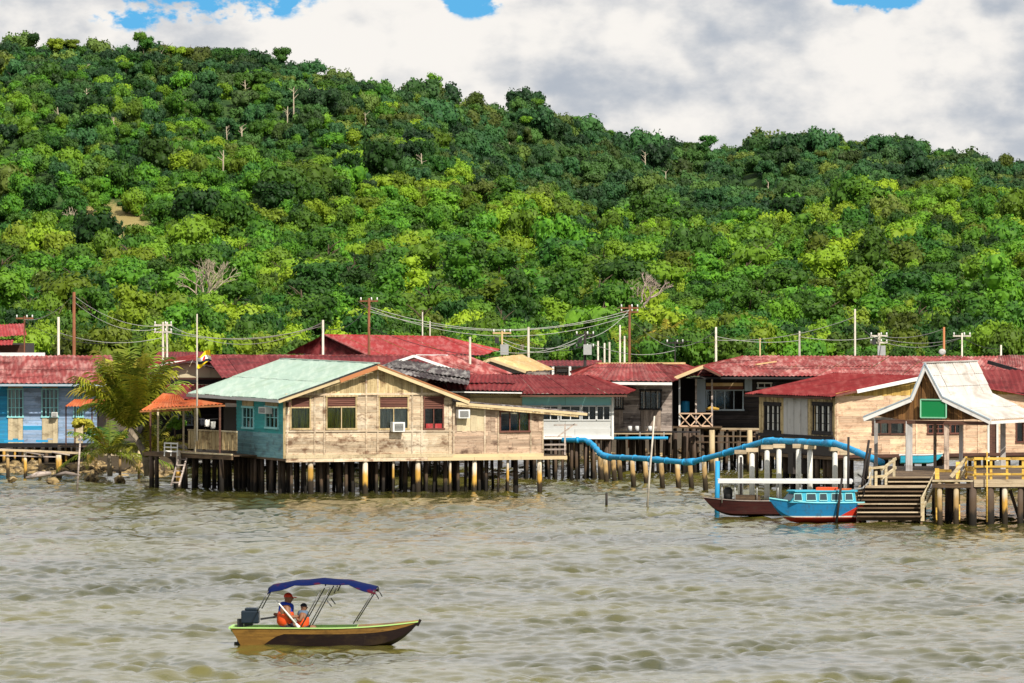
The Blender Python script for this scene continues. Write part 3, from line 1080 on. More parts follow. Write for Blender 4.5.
for px in (156, 161, 226):
    piles(dk, [online(dA, math.atan2(ddv.y, ddv.x), px) - dn * .2], .11, M_pilew, dz - .03, lean=.03)
piles(dk, [online(dA, math.atan2(ddv.y, ddv.x), 187) - dn * .42], .12, M_pilec, dz + .15, name='mooring_pile', lean=.02)
q = dB + dn * 3.7
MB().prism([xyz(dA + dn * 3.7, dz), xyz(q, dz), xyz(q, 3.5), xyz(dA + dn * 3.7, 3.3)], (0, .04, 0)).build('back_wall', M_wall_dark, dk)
# orange sheets over the terrace
thd = math.atan2(ddv.y, ddv.x)


def orange(p, mat=M_orar):
    roofplane(dk, *[W(*q) for q in p], mat, sheet=.8, rib=.16, jit=.08)


orange([(140, 411, 305), (192, 409, 304), (188, 402, 307), (152, 404, 308)])
orange([(153, 408.5, 304.5), (225, 405, 303), (196, 400.5, 306), (163, 402, 307)])
orange([(150, 404, 309), (186, 402, 308), (180, 396, 311), (163, 394, 311)])
for p, q in (((140, 411.5, 304.9), (192, 409.8, 303.9)), ((153, 409, 304.4), (225, 405.6, 302.9))):
    bar(dk, 'roof_edge', W(*p), W(*q), .04, .07, M_oran)

# ladder down to the water
ld = thing('ladder', 'short grey ladder leaning from the terrace deck down to the water', 'ladder', W(176, 486, WD(486)))
for dx in (0, 8):
    bar(ld, 'rail', W(171 + dx, 486, 304), W(179 + dx, 457, 306), .06, .08, M_greyw)
for k in range(5):
    f_ = (k + .6) / 5
    x0, y0 = 171 + 8 * f_, 486 - 29 * f_
    bar(ld, 'rung', W(x0, y0, 304 + 2 * f_ - .05), W(x0 + 8, y0, 304 + 2 * f_ - .05), .05, .05, M_greyw)

# ------------------------------------------------------------------ generic house body


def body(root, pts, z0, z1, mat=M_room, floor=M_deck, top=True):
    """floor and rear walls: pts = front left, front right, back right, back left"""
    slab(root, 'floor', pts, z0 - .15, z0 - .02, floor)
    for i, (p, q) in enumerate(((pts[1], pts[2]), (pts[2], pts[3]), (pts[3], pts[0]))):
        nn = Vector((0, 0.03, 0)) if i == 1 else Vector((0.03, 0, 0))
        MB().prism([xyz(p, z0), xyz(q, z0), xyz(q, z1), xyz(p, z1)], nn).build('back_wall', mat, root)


def under(root, p0, p1, deep, z, mats=(M_pilew,), n=10, rows=3, r=.08, seed=1):
    random.seed(seed)
    d = (p1 - p0)
    for rw in range(rows):
        for k in range(n):
            q = p0 + d * ((k + random.uniform(.2, .8)) / n) + Vector((0, rw * deep / rows + random.uniform(0, .4), 0))
            piles(root, [q], r * random.uniform(.7, 1.2), random.choice(mats), z, n=7, lean=.12)


# ------------------------------------------------------------------ BLUE HOUSE (left edge)
bh = thing('stilt_house', 'blue plank house with ivory panels and long faded red roof at the left edge', 'house', xyz(V2(40, 333), 0))
P0, P1 = V2(-60, 333), V2(97, 333)
z0, z1 = zat(443, 333), zat(384, 333)
wo = [opening(P0, P1, *q) for q in ((8, 23, 389, 437), (42, 58, 389, 437), (74, 83, 389, 437), (-28, -12, 389, 437))]


def bluem(s, z):
    px = 512 + F * (P0.x + s) / 333
    return M_blue if (px < 10 or z > z1 - .18 or (px < 40 and random.random() < .08)) else M_bluef


wallh(bh, P0, P1, z0, z1, wo, M_blue, pitch=.19, joints=2.0, matf=bluem)
for k, o in enumerate(wo):
    zz = zat(417, 333)
    wallv(bh, P0 + Vector((o[0], 0, 0)), P0 + Vector((o[1], 0, 0)), z0, zz - .02, [], M_ivory, pitch=.24, name='panel_board')
    wallv(bh, P0 + Vector((o[0], 0, 0)), P0 + Vector((o[1], 0, 0)), o[3] - .02, z1 + .02, [], M_ivory, pitch=.24, name='panel_board')
    window(bh, P0, P1, (o[0], o[1], zz, o[3]), cols=4, rows=3, mat=M_cyanw, curtain=M_curtw, curt_rng=((.1, .7) if k == 0 else (.55, .9)), trim=.05)
air_con(bh, P0, P1, 52, 58, 412, 417, deep=.3)
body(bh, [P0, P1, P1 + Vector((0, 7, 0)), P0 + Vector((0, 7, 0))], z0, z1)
roofplane(bh, W(-70, 383.5, 331.6), W(118, 384, 331.6), W(112, 356.5, 337.5), W(-70, 356.5, 337.5), M_pinkr, sheet=.85, rows=2)
roofplane(bh, W(-70, 384, 343.5), W(118, 384, 343.5), W(112, 356.5, 337.5), W(-70, 356.5, 337.5), M_pinkr, sheet=1.2)
bar(bh, 'eave_fascia', W(-70, 385, 331.6), W(118, 385.2, 331.6), .04, .10, M_pblue)
bar(bh, 'ridge_board', W(-70, 354.4, 337.5), W(45, 354.4, 337.5), .3, .16, M_offw)
under(bh, P0, P1, 5, z0 - .1, (M_pilew, M_pilec), n=14, rows=3, seed=4)
bar(bh, 'floor_beam', xyz(P0, z0 - .1) - Vector((0, .1, 0)), xyz(P1, z0 - .1) - Vector((0, .1, 0)), .12, .2, M_black)
for a1, a2 in ((4, 24), (36, 48)):
    tag(bar(bh, 'painted_beam', W(a1, 441, 331.8), W(a2, 441, 331.8), .08, .10, M_pipe))

# awning on posts beside it
aw = thing('awning', 'small orange sheet awning on thin posts between the blue house and the palm', 'awning', xyz(V2(80, 328), 0))
roofplane(aw, W(64, 407, 327), W(112, 407.5, 327), W(104, 400, 330), W(74, 400, 330), M_orar, sheet=.7, rib=.15)
for px in (66, 75, 92, 108):
    bar(aw, 'post', W(px, 446, 327.5), W(px, 406.5, 327.5), .06, .06, M_brown)
for py in (430, 437):
    bar(aw, 'rail', W(66, py, 327.5), W(108, py, 327.5), .04, .05, M_railw)
for k in range(4):
    bar(aw, 'deck_board', W(58, 446, 327.3 + k * .5), W(140, 447, 327.3 + k * .5), .48, .05, M_deck)

# walkway along the bank
wk = thing('walkway', 'low plank walkway with a pale edge board running above the rubble bank', 'walkway', xyz(V2(80, 321), 0))
wz = zat(450, 321)
for k in range(22):
    x0 = -60 + k * 10
    ya = 449.2 + max(0, (x0 - 0)) * .045
    bar(wk, 'deck_board', W(x0, ya, 321.4), W(x0 + 9.7, ya + .45, 321.4), 1.1, .045, M_greyw)
for k in range(5):
    x0 = -60 + k * 44
    bar(wk, 'edge_board', W(x0, 449.5 + max(0, x0) * .045, 320.75), W(x0 + 44, 449.5 + (x0 + 44) * .045 if x0 > -44 else 449.5, 320.75), .05, .10, M_nose)
for px, h in ((8, .9), (25.5, 1), (40, .8), (59, 1), (96, .8), (120, .9), (139, 1)):
    piles(wk, [V2(px, 320.9)], .07 if px != 59 else .12, M_pilec if px in (59, 25.5) else M_pileb, zat(450 if px != 59 else 454, 320.9), n=7, zbot=-.5)
for px in (26, 52):
    bar(wk, 'brace', W(px, 452, 320.7), W(px + 18, 455, 320.7), .04, .05, M_greyw)
bar(wk, 'rail', W(0, 455.5, 320.8), W(60, 457, 320.8), .04, .05, M_greyw)

# rubble on the bank
m_rub, t = base_mat('river_rubble')
pos = t.new('ShaderNodeNewGeometry').outputs['Position']
n1 = t.noise(pos, 2.2, 5, .7)
c = t.mix(t.ramp(n1, .40, .60), (0.05, 0.035, 0.02), (0.34, 0.24, 0.11))
c = t.mix(t.ramp(t.noise(pos, 4.1, 3, .6), .60, .66), c, (0.45, 0.36, 0.22))
finish(t, c, .9)
random.seed(31)
rub = MB()
ico = bmesh.new()
bmesh.ops.create_icosphere(ico, subdivisions=1, radius=1)
iv = [v.co.copy() for v in ico.verts]
ifc = [[v.index for v in f.verts] for f in ico.faces]
ico.free()


def rock(b, c, s, seed):
    rr = random.Random(seed)
    o0 = len(b.v)
    Mx = Euler((rr.uniform(0, 6), rr.uniform(0, 6), rr.uniform(0, 6))).to_matrix()
    sc = Vector((rr.uniform(.7, 1.4), rr.uniform(.6, 1.1), rr.uniform(.45, .8))) * s
    for v in iv:
        k = 1 + rr.uniform(-.28, .2)
        q = Mx @ (v * k)
        b.v.append(Vector(c) + Vector((q.x * sc.x, q.y * sc.y, q.z * sc.z)))
    for f in ifc:
        b.f.append([o0 + i for i in f])
        b.m.append(0)


for k in range(950):
    px = random.uniform(-80, 182)
    D = 312 + 20 * random.random() ** 1.2 + 2 * math.sin(px * .09)
    X = (px - 512) / F * D
    rock(rub, (X, D, float(ground_z(X, D)) + .02), random.uniform(.10, .34), k)
tag(rub.build('rubble', m_rub, None, fix=False), 'brown and tan stones and driftwood heaped on the bank under the walkway', 'rubble', kind='stuff')
for i, (px, py, D, s, lb) in enumerate(((92, 462, 316, .36, 'rounded yellowish boulder under the middle of the walkway'), (52, 470, 313, .34, 'brown boulder at the waterline beside the thick yellow post'),
                                    (120, 468, 314, .36, 'tan boulder at the waterline left of the palm base'), (12, 466, 315, .3, 'dark boulder on the bank at the left edge'))):
    b = MB()
    rock(b, (W(px, py, D).x, D, max(.05, float(ground_z(W(px, py, D).x, D)) + .1)), s, 900 + i)
    tag(b.build('boulder', m_rub, None, fix=False), lb, 'boulder')
lg = MB().tube([W(26, 478, 309), W(38, 474.5, 309), W(50, 473.5, 309.6)], [.05, .13, .1], 8).build('driftwood_log', M_greyw, None, smooth=True, fix=False)
tag(lg, 'pale driftwood log lying at the water edge left of the yellow post', 'log')
lg = MB().tube([W(52, 476, 309.5), W(66, 473, 309.3), W(80, 475.5, 309)], [.04, .09, .05], 8).build('driftwood_log', M_greyw, None, smooth=True, fix=False)
tag(lg, 'curved grey driftwood branch at the water between yellow post and leaning pole', 'log')

# ------------------------------------------------------------------ cream gable house behind the terrace
fh = thing('house', 'house with cream low gable and white bargeboards behind the orange terrace roof', 'house', xyz(V2(190, 345), 0))
P0, P1 = V2(138, 345), V2(252, 345)
ap = W(190, 361, 345)
zl, zr = zat(377, 345), zat(377, 345)


def gz(s):
    x = P0.x + s
    if x < ap.x: return zl + (ap.z - zl) * (s / (ap.x - P0.x)) ** .8
    return ap.z - .08 + (zr - ap.z) * ((x - ap.x) / (P1.x - ap.x))


wallv(fh, P0, P1, zat(378, 345), gz, [], M_creamw, pitch=.5, name='gable_panel')
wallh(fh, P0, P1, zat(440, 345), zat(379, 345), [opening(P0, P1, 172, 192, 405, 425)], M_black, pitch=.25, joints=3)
window(fh, P0, P1, opening(P0, P1, 172, 192, 405, 425), cols=3, rows=2, mat=M_pblue)
for (p, q) in (((139, 371, 344.6), (172, 362.8, 344.6)), ((172, 362.8, 344.6), (193, 361, 344.6)), ((193, 361, 344.6), (210, 365.5, 344.6)), ((210, 365.5, 344.6), (251, 376.5, 344.6))):
    bar(fh, 'bargeboard', W(*p), W(*q), .07, .13, M_white)
bar(fh, 'beam', W(138, 378.5, 344.7), W(240, 378.5, 344.7), .06, .09, M_brown)
roofplane(fh, W(136, 372, 344.3), W(136, 366, 352), W(193, 355.5, 352), W(193, 360.2, 344.3), M_dredr, sheet=.9)
roofplane(fh, W(252, 376.3, 344.3), W(252, 370, 352), W(193, 355.5, 352), W(193, 360.2, 344.3), M_dredr, sheet=.9)
roofplane(fh, W(160, 400, 336), W(234, 400, 336), W(232, 385, 344.5), W(163, 385, 344.5), M_dredr, sheet=.85)
bar(fh, 'lean_to_edge', W(160, 385, 344.3), W(236, 385, 344.3), .06, .07, M_railw)
body(fh, [P0, P1, P1 + Vector((0, 7, 0)), P0 + Vector((0, 7, 0))], zat(440, 345), zat(380, 345))
under(fh, P0, P1, 5, zat(441, 345), n=8, rows=2, seed=9)

# ------------------------------------------------------------------ roofs behind the main house


def back_house(label, wl, wr, D, zt, zb, roofs, wmat, deep=7, name='house', wins=(), hor=True, seed=0):
    """house seen mainly by its roof; walls and floor stand below it"""
    root = thing(name, label, 'house', xyz(V2((wl + wr) / 2, D), 0))
    P0, P1 = V2(wl, D), V2(wr, D)
    ops_ = [opening(P0, P1, *q[:4]) for q in wins]
    f_ = wallh if hor else wallv
    f_(root, P0, P1, zat(zb, D), zat(zt, D), ops_, wmat, pitch=.28)
    for o, q in zip(ops_, wins):
        window(root, P0, P1, o, cols=q[4] if len(q) > 4 else 2, mat=M_greyv)
    body(root, [P0, P1, P1 + Vector((0, deep, 0)), P0 + Vector((0, deep, 0))], zat(zb, D), zat(zt, D))
    for (c4, mt) in roofs:
        roofplane(root, *[W(*c) for c in c4], mt, sheet=.9)
    under(root, P0, P1, deep, zat(zb, D), n=6, rows=2, seed=seed)
    return root


r1 = back_house('long dark red roofed house directly behind the pale green roof', 225, 452, 333, 379, 440,
                [([(222, 378, 331), (455, 380, 331), (452, 356, 340), (205, 355.5, 340)], M_marr), ([(205, 372, 348), (452, 372, 348), (452, 356, 340), (205, 355.5, 340)], M_marr)], M_greyw, deep=14, seed=2)
for k in range(5):
    tag(bar(r1, 'ridge_cap', W(206 + k * 49.5, 355.2, 339.9), W(255 + k * 49.5, 355.4, 339.9), .3, .05, M_pinkr))
r2 = back_house('house with high bright red hipped roof, tallest of the red roofs', 300, 472, 372, 356, 400,
                [([(368, 355.5, 368), (484, 355.5, 368), (440, 337, 377), (325, 335, 377)], M_brir), ([(286, 354, 382), (368, 355.5, 368), (325.3, 335, 377), (325, 335, 377)], M_marr),  # left hip gets the maroon sheets: its shade is put into the colour
                 ([(484, 355.5, 368), (500, 350, 385), (440, 336.8, 377.2), (440, 337, 377)], M_brir)], M_greyw, deep=10, seed=3)
bar(r2, 'ridge_cap', W(324, 334.6, 376.8), W(441, 336.6, 376.8), .3, .05, M_brir)
bar(r2, 'hip_cap', W(325, 334.8, 376.7), W(368, 355, 367.8), .2, .05, M_redr)
r3 = back_house('house with white edged gable and bare rusty roof sheets just right of the cream gable', 396, 470, 326, 379, 440,
                [([(380, 366, 320), (470, 379.5, 320), (470, 372, 325), (398, 359, 327)], M_oldr), ([(380, 371, 317), (468, 386, 317), (470, 380, 321), (392, 365, 322)], M_oldr),
                 ([(468, 376, 326.5), (512, 374, 334), (470, 357, 334), (414, 356.5, 326.5)], M_pinkr), ([(388, 364, 326.5), (398, 361, 333), (470, 356.5, 334), (414, 356.5, 326.5)], M_pinkr)], M_greyw, deep=8, seed=5)
for (p, q) in (((398, 361.5, 326), (414, 356, 326)), ((414, 356, 326), (468, 375, 326))):
    bar(r3, 'bargeboard', W(*p), W(*q), .07, .12, M_white)
bar(r3, 'ridge_board', W(416, 355.5, 333), W(448, 355.8, 333), .3, .1, M_offw)
r4 = back_house('house with tan roof and pale grey gable between the red roofs', 466, 550, 336, 372, 420,
                [([(525, 372, 335), (554, 370.5, 342), (522, 355.5, 346), (490, 359, 335)], M_tanr), ([(462, 371.5, 335), (470, 366, 344), (522, 355.5, 346), (490, 359, 335)], M_tanr)], M_greyw, deep=8, seed=6)
P0, P1 = V2(466, 335.6), V2(524, 335.6)
apx = W(490, 360.5, 335.6)
wallv(r4, P0, P1, zat(373, 335.6), lambda s: apx.z - abs(P0.x + s - apx.x) * (.42 if P0.x + s < apx.x else .30), [], M_plast, pitch=.35, name='gable_panel')
for (p, q) in (((463, 371.5, 334.9), (490, 359.6, 334.9)), ((490, 359.6, 334.9), (526, 372, 334.9))):
    bar(r4, 'bargeboard', W(*p), W(*q), .07, .12, M_beige)
r5 = back_house('low house with dull red roof and dark open side beyond the tan roof', 545, 592, 362, 367, 400,
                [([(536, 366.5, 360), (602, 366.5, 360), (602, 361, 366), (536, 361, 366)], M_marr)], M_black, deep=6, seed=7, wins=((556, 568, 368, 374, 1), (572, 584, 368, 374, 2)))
for px in (553, 570):
    bar(r5, 'post', W(px, 376, 359.5), W(px, 366.5, 359.5), .12, .12, M_white)
r6 = back_house('bright red roofed house high at the left edge behind the blue house', -20, 24, 392, 345, 400,
                [([(-40, 339, 389), (27, 336, 389), (24, 324.5, 396), (-40, 326, 396)], M_brir), ([(-40, 347, 386), (12, 345.5, 386), (14, 339.5, 390), (-40, 341, 390)], M_brir)], M_brown, deep=8, seed=8)
r7 = back_house('house with small maroon roof seen above the cream gable', 160, 215, 372, 362, 410,
                [([(150, 362, 370), (212, 362, 370), (206, 352.5, 377), (158, 352.5, 377)], M_marr)], M_white, deep=6, seed=11)

# ------------------------------------------------------------------ RED AND WHITE HOUSE (centre)
ih = thing('stilt_house', 'white walled house with turquoise band and dark red hipped roof in the middle', 'house', xyz(V2(570, 320.4), 0))
P0, P1 = V2(470, 320.4), V2(612, 320.4)
Pm = V2(522, 320.4)
zf3, ze3 = zat(437, 320.4), zat(397, 320.4)
opsi = [opening(Pm, P1, l, r, 406, 420) for l, r in ((526, 541), (543, 558), (561, 580), (582, 596), (597, 610))]
zA, zB = zat(420.5, 320.4), zat(405, 320.4)
wallh(ih, Pm, P1, zf3, zA, [], M_offw, pitch=.4, name='wall_panel', joints=2)
wallh(ih, Pm, P1, zA, zB, opsi, M_offw, pitch=.66, name='wall_panel', joints=9)
wallh(ih, Pm, P1, zB, ze3 + .05, [], M_cyanw, pitch=.36, name='wall_panel', joints=2)
for o in opsi:
    window(ih, Pm, P1, o, cols=2, mat=M_offw, trim=.04)
wallh(ih, P0, Pm, zf3, ze3 + .25, [opening(P0, Pm, 476, 514, 402, 407)], M_ivory, pitch=.3, name='plank')
bar(ih, 'corner_post', xyz(P1 + Vector((.03, -.05, 0)), zf3 - .1), xyz(P1 + Vector((.03, -.05, 0)), ze3), .1, .1, M_white)
bar(ih, 'sill_beam', xyz(Pm - Vector((0, .05, 0)), zf3 - .03), xyz(P1 - Vector((0, .05, 0)), zf3 - .03), .1, .12, M_white)
body(ih, [P0, P1, P1 + Vector((0, 7, 0)), P0 + Vector((0, 7, 0))], zf3, ze3)
roofplane(ih, W(445, 394.5, 319.5), W(627, 394.5, 319.5), W(586, 376, 327), W(452, 374.5, 327), M_dredr, sheet=.85)
roofplane(ih, W(627, 394.5, 319.5), W(640, 388, 334), W(586.3, 376, 327.2), W(586, 376, 327), M_dredr, sheet=.85)
roofplane(ih, W(430, 390, 318), W(522, 391.5, 318), W(528, 384, 320.8), W(425, 383, 320.8), M_dredr, sheet=.8, jit=.15)
roofplane(ih, W(425, 383, 320.4), W(515, 383.6, 320.4), W(512, 376, 323.5), W(436, 375.5, 323.5), M_dredr, sheet=.8, jit=.12)
bar(ih, 'eave_fascia', W(520, 396, 319.5), W(627, 396, 319.5), .05, .09, M_brown)
bar(ih, 'eave_fascia', W(432, 391.6, 317.9), W(522, 393, 317.9), .04, .05, M_white)
under(ih, V2(522, 321), P1, 6, zf3 - .1, (M_pilew,), n=12, rows=3, seed=12)

# ------------------------------------------------------------------ GREY WOODEN HOUSE
kh = thing('stilt_house', 'unpainted silver grey plank house with red hipped roof and white eave board', 'house', xyz(V2(640, 330), 0))
P0, P1 = V2(612, 330), V2(672, 330)
zf4, ze4 = zat(431, 330), zat(383, 330)
opk = [opening(P0, P1, 640.5, 661, 390, 428), opening(P0, P1, 613.5, 623, 394, 428)]
wallh(kh, P0, P1, zf4, ze4, opk, M_greyw, pitch=.2, joints=4)
for o in opk:
    zz = zat(409, 330)
    wallv(kh, P0 + Vector((o[0], 0, 0)), P0 + Vector((o[1], 0, 0)), zf4, zz, [], M_greyv, pitch=.2)
    window(kh, P0, P1, (o[0], o[1], zz, o[3]), cols=4, mat=M_black, slats=(3, .05, M_polew))
body(kh, [P0, P1, P1 + Vector((0, 8, 0)), P0 + Vector((0, 8, 0))], zf4, ze4)
roofplane(kh, W(575, 381, 327.5), W(673, 382, 327.5), W(655, 364.3, 336), W(598, 364.3, 336), M_redr, sheet=.85)
roofplane(kh, W(673, 382, 327.5), W(706, 372, 342), W(683, 364, 342), W(655, 364.3, 336), M_redr, sheet=.85)
roofplane(kh, W(570, 372, 342), W(575, 381, 327.5), W(598, 364.3, 336), W(597.8, 364.3, 336.2), M_redr, sheet=.85)
bar(kh, 'eave_fascia', W(603, 383.3, 327.4), W(672, 383.8, 327.4), .05, .12, M_white)
bar(kh, 'ridge_cap', W(597, 363.5, 335.9), W(684, 363.2, 338), .3, .08, M_tanr)
for k in range(3):
    bar(kh, 'ledge_board', W(608, 431.5, 329.6 - k * .4), W(700, 432, 329.6 - k * .4), .38, .06, M_black)
bar(kh, 'ledge_edge', W(608, 433.6, 328.5), W(672, 433.8, 328.5), .05, .05, M_nose)
under(kh, V2(600, 330), V2(700, 330), 6, zf4 - .1, (M_pilew,), n=14, rows=3, seed=13)
for px in (630, 637, 650):
    MB().tube([W(px, 431, 329.0), W(px, 426, 329.0)], [.1, .09], 8).build('flower_pot', M_offw, kh, smooth=True)

# ------------------------------------------------------------------ PORCH HOUSE with crossed railing
ph = thing('porch', 'open porch with crossed pink railing and small cream gable beside the grey plank house', 'porch', xyz(V2(695, 332), 0))
zf5 = zat(427, 332)
for k in range(8):
    bar(ph, 'deck_board', xyz(V2(672, 331.3 + k * .5), zf5), xyz(V2(722, 331.3 + k * .5), zf5), .48, .06, M_deck)
for px in (679.5, 696, 712):
    bar(ph, 'post', W(px, 427, 331.5), W(px, 379, 331.5), .08, .08, M_offw if px < 680 else M_greyw)
for py in (413.5, 426):
    bar(ph, 'rail', W(679, py, 331.4), W(712, py, 331.4), .05, .06, M_pink)
for k in range(3):
    x0 = 679.5 + k * 11
    bar(ph, 'cross_brace', W(x0, 426, 331.37), W(x0 + 11, 414, 331.37), .03, .05, M_pink)
    bar(ph, 'cross_brace', W(x0, 414, 331.33), W(x0 + 11, 426, 331.33), .03, .05, M_pink)
roofplane(ph, W(675, 378, 330), W(680, 376, 338), W(706, 366, 338), W(703, 366.5, 330), M_tanr, sheet=.7)
roofplane(ph, W(722, 376, 330), W(722, 374, 338), W(706, 366, 338), W(703, 366.5, 330), M_dredr, sheet=.7)
bar(ph, 'bargeboard', W(675, 378.6, 329.9), W(703, 367.2, 329.9), .06, .12, M_beige)
bar(ph, 'bargeboard', W(703, 367.2, 329.9), W(721, 376, 329.9), .06, .10, M_brown)
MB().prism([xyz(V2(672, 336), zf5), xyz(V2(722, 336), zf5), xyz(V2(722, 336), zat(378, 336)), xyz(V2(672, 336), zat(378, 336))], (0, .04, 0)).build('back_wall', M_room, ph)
under(ph, V2(674, 331), V2(716, 331), 4, zf5 - .05, n=6, rows=2, seed=14)
br_ = MB().tube([W(685, 412.5, 333), W(685, 410, 333), W(685, 403, 333), W(685, 401, 333)], [.19, .21, .21, .19], 12).build('water_barrel', M_pipe, None, smooth=True)
tag(br_, 'blue plastic barrel standing on the porch behind the crossed railing', 'barrel')

# ------------------------------------------------------------------ BLACK HOUSE under the wide faded roof
mh = thing('stilt_house', 'blackened plank house under the widest faded red roof, with pale window bars', 'house', xyz(V2(760, 334), 0))
P0, P1 = V2(704, 333), V2(850, 333)
zf6, ze6 = zat(428, 333), zat(378, 333)
opm = [opening(P0, P1, 706.5, 743, 383, 410), opening(P0, P1, 758, 771, 383, 388)]
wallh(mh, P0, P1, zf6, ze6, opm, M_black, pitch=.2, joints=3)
window(mh, P0, P1, (opm[0][0], opm[0][1], opm[0][2], zat(390, 333)), cols=4, mat=M_pblue)
for k in range(2):
    bar(mh, 'wall_board', W(706, 384.5 + 3.5 * k, 332.7), W(743, 384.5 + 3.5 * k, 332.7), .05, .15, (M_tanr, M_mar)[k])
for a1, a2, mt, yb in ((696, 705.5, M_pblue, 412), (744.5, 752, M_pblue, 391)):
    wallv(mh, V2(a1, 332.6), V2(a2, 332.6), zat(yb, 332.6), zat(379, 332.6), [], mt, pitch=.22)
window(mh, P0, P1, opm[1], cols=2, mat=M_offw)
body(mh, [P0, P1, P1 + Vector((0, 8, 0)), P0 + Vector((0, 8, 0))], zf6, ze6)
roofplane(mh, W(688, 376.5, 330.5), W(1090, 377.5, 330.5), W(1090, 357.5, 341), W(744, 356.8, 341), M_pinkr, sheet=.95, rows=2)
roofplane(mh, W(678, 371, 346), W(688, 376.5, 330.5), W(744, 356.8, 341), W(743.5, 356.8, 341.2), M_pinkr, sheet=.9)
bar(mh, 'eave_fascia', W(690, 378, 330.4), W(830, 378.3, 330.4), .05, .09, M_black)
for (a1, a2, py) in ((742, 759, 366), (756, 776, 362.5)):
    bar(mh, 'loose_batten', W(a1, py + 2, 335.5), W(a2, py - 1, 336.8), .1, .05, M_tanr)
bar(mh, 'ledge_board', W(690, 428.5, 332.4), W(765, 429, 332.4), .6, .07, M_nose)
for px in (712, 749.5):
    piles(mh, [V2(px, 330)], .14, M_pileb, zat(430, 330), name='thick_pile')
for py in (436, 442):
    bar(mh, 'cross_beam', W(690, py, 331), W(762, py + .5, 331), .07, .06, M_deck)
under(mh, V2(704, 332), V2(850, 334), 6, zf6 - .05, n=16, rows=3, seed=15)
yb_ = MB()
yb_.tube([W(706, 409.4, 332.0), W(711, 408, 332.0), W(719, 409.2, 332.0)], [.05, .11, .05], 8)
tag(yb_.build('folded_tarpaulin', M_rail, None, smooth=True), 'yellow cloth bundle hanging over the sill of the black house window', 'cloth')

# ------------------------------------------------------------------ PINK PLANK HOUSE (right) with the front red roof
T2 = R(24)
a2_ = Vector((math.cos(T2), math.sin(T2), 0))
n2_ = Vector((-math.sin(T2), math.cos(T2), 0))
A2 = V2(835, 304)
s2 = math.atan2(n2_.y, n2_.x)
B2 = online(A2, s2, 760)
C2 = online(A2, T2, 1075)
zf7 = zat(456.5, 304)
nh = thing('stilt_house', 'pinkish plank house with yellow upright gable boards behind the open pavilion', 'house', xyz(A2, 0))
ze7 = zat(397, 304)
zg = zat(386, 304)
opn = [opening(A2, C2, *q) for q in ((872.5, 888.5, 419, 434), (890, 904, 419, 434), (927.5, 943, 424, 433.5), (950, 960, 424, 433.5), (988, 997, 424, 461), (1016, 1030, 422, 442))]


def roofn(s):
    q = A2 + a2_ * s
    px = 512 + F * q.x / q.y
    return H - (np.interp(px, [835, 915, 935, 1000, 1100], [393.5, 377, 374, 391, 410]) - YH) / F * q.y


zmid = hit(A2, C2, 860, 396)[1]
wallh(nh, A2, C2, zf7, zmid, opn, M_pink, pitch=.17, joints=2.2)
wallv(nh, A2, C2, zmid, roofn, [], M_yelv, pitch=.22)
window(nh, A2, C2, opn[0], cols=2, mat=M_brown, curtain=M_curtw)
window(nh, A2, C2, opn[1], cols=1, mat=M_brown, curtain=M_curtw, curt_rng=(.6, .9))
window(nh, A2, C2, opn[2], cols=3, rows=2, mat=M_mar)
window(nh, A2, C2, opn[3], cols=2, mat=M_mar)
window(nh, A2, C2, opn[5], cols=2, mat=M_mar)
do = opn[4]
wallv(nh, A2 + a2_ * do[0] + n2_ * .05, A2 + a2_ * do[1] + n2_ * .05, do[2], do[3], [], M_brown, pitch=.2, name='door_board')
for s in (do[0], do[1]):
    q = A2 + a2_ * s - n2_ * .04
    bar(nh, 'door_jamb', xyz(q, do[2]), xyz(q, do[3]), .07, .09, M_pilel)
for px in (837, 916, 964, 978):
    q = online(A2, T2, px) - n2_ * .05
    bar(nh, 'wall_batten', xyz(q, zf7), xyz(q, zmid), .05, .08, M_pink)
bar(nh, 'wall_band', xyz(A2 - n2_ * .06, zf7), xyz(C2 - n2_ * .06, zf7), .08, .14, M_brown)
# left side wall: yellow frame boards, grey sheet panel, barred windows
ops8 = [opening(B2, A2, *q) for q in ((766.5, 781, 404, 432), (815, 832, 404, 433))]
pn = opening(B2, A2, 784.5, 808.5, 398, 437)
sd = (A2 - B2).normalized()
zsb = zat(437, 306)
wallv(nh, B2, A2, zsb, ze7 - .05, ops8 + [pn], M_creamv, pitch=.2)
wallv(nh, B2 + sd * pn[0], B2 + sd * pn[1], pn[2] - .1, pn[3], [], M_plast, pitch=.33, name='sheet_panel')
for o in ops8:
    window(nh, B2, A2, o, cols=3, rows=3, mat=M_black, slats=(3, .13, M_pilel), trim=.14)
for (p, q) in ((B2, A2),):
    bar(nh, 'sill_beam', xyz(p - a2_ * .06, zsb), xyz(q - a2_ * .06, zsb), .08, .14, M_black)
D2 = C2 + n2_ * 8
body(nh, [A2, C2, D2, B2], zf7, ze7, mat=M_room)
e0 = online(A2 - a2_ * .35, s2, 745)
e1 = A2 - a2_ * .35 - n2_ * .35
zo = ze7 - .02
q915 = online(A2 - n2_ * .35, T2, 920)
zq = zat(378, q915.y) + .05
Lb = (e0 - e1).length
rbk = q915 + n2_ * Lb
roofplane(nh, xyz(e0, zo), xyz(e1, zo + .02), xyz(q915, zq), xyz(rbk, zq), M_dredr, sheet=.85)
q1040 = online(A2 - n2_ * .35, T2, 1060)
roofplane(nh, xyz(q1040, zq - 1.1), xyz(q1040 + n2_ * Lb, zq - 1.1), xyz(rbk, zq), xyz(q915, zq), M_dredr, sheet=.85)
qf = online(A2 - n2_ * .4, T2, 857)
bar(nh, 'bargeboard', xyz(qf, zat(391.5, qf.y)), xyz(q915 - n2_ * .05, zq - .06), .06, .15, M_white)
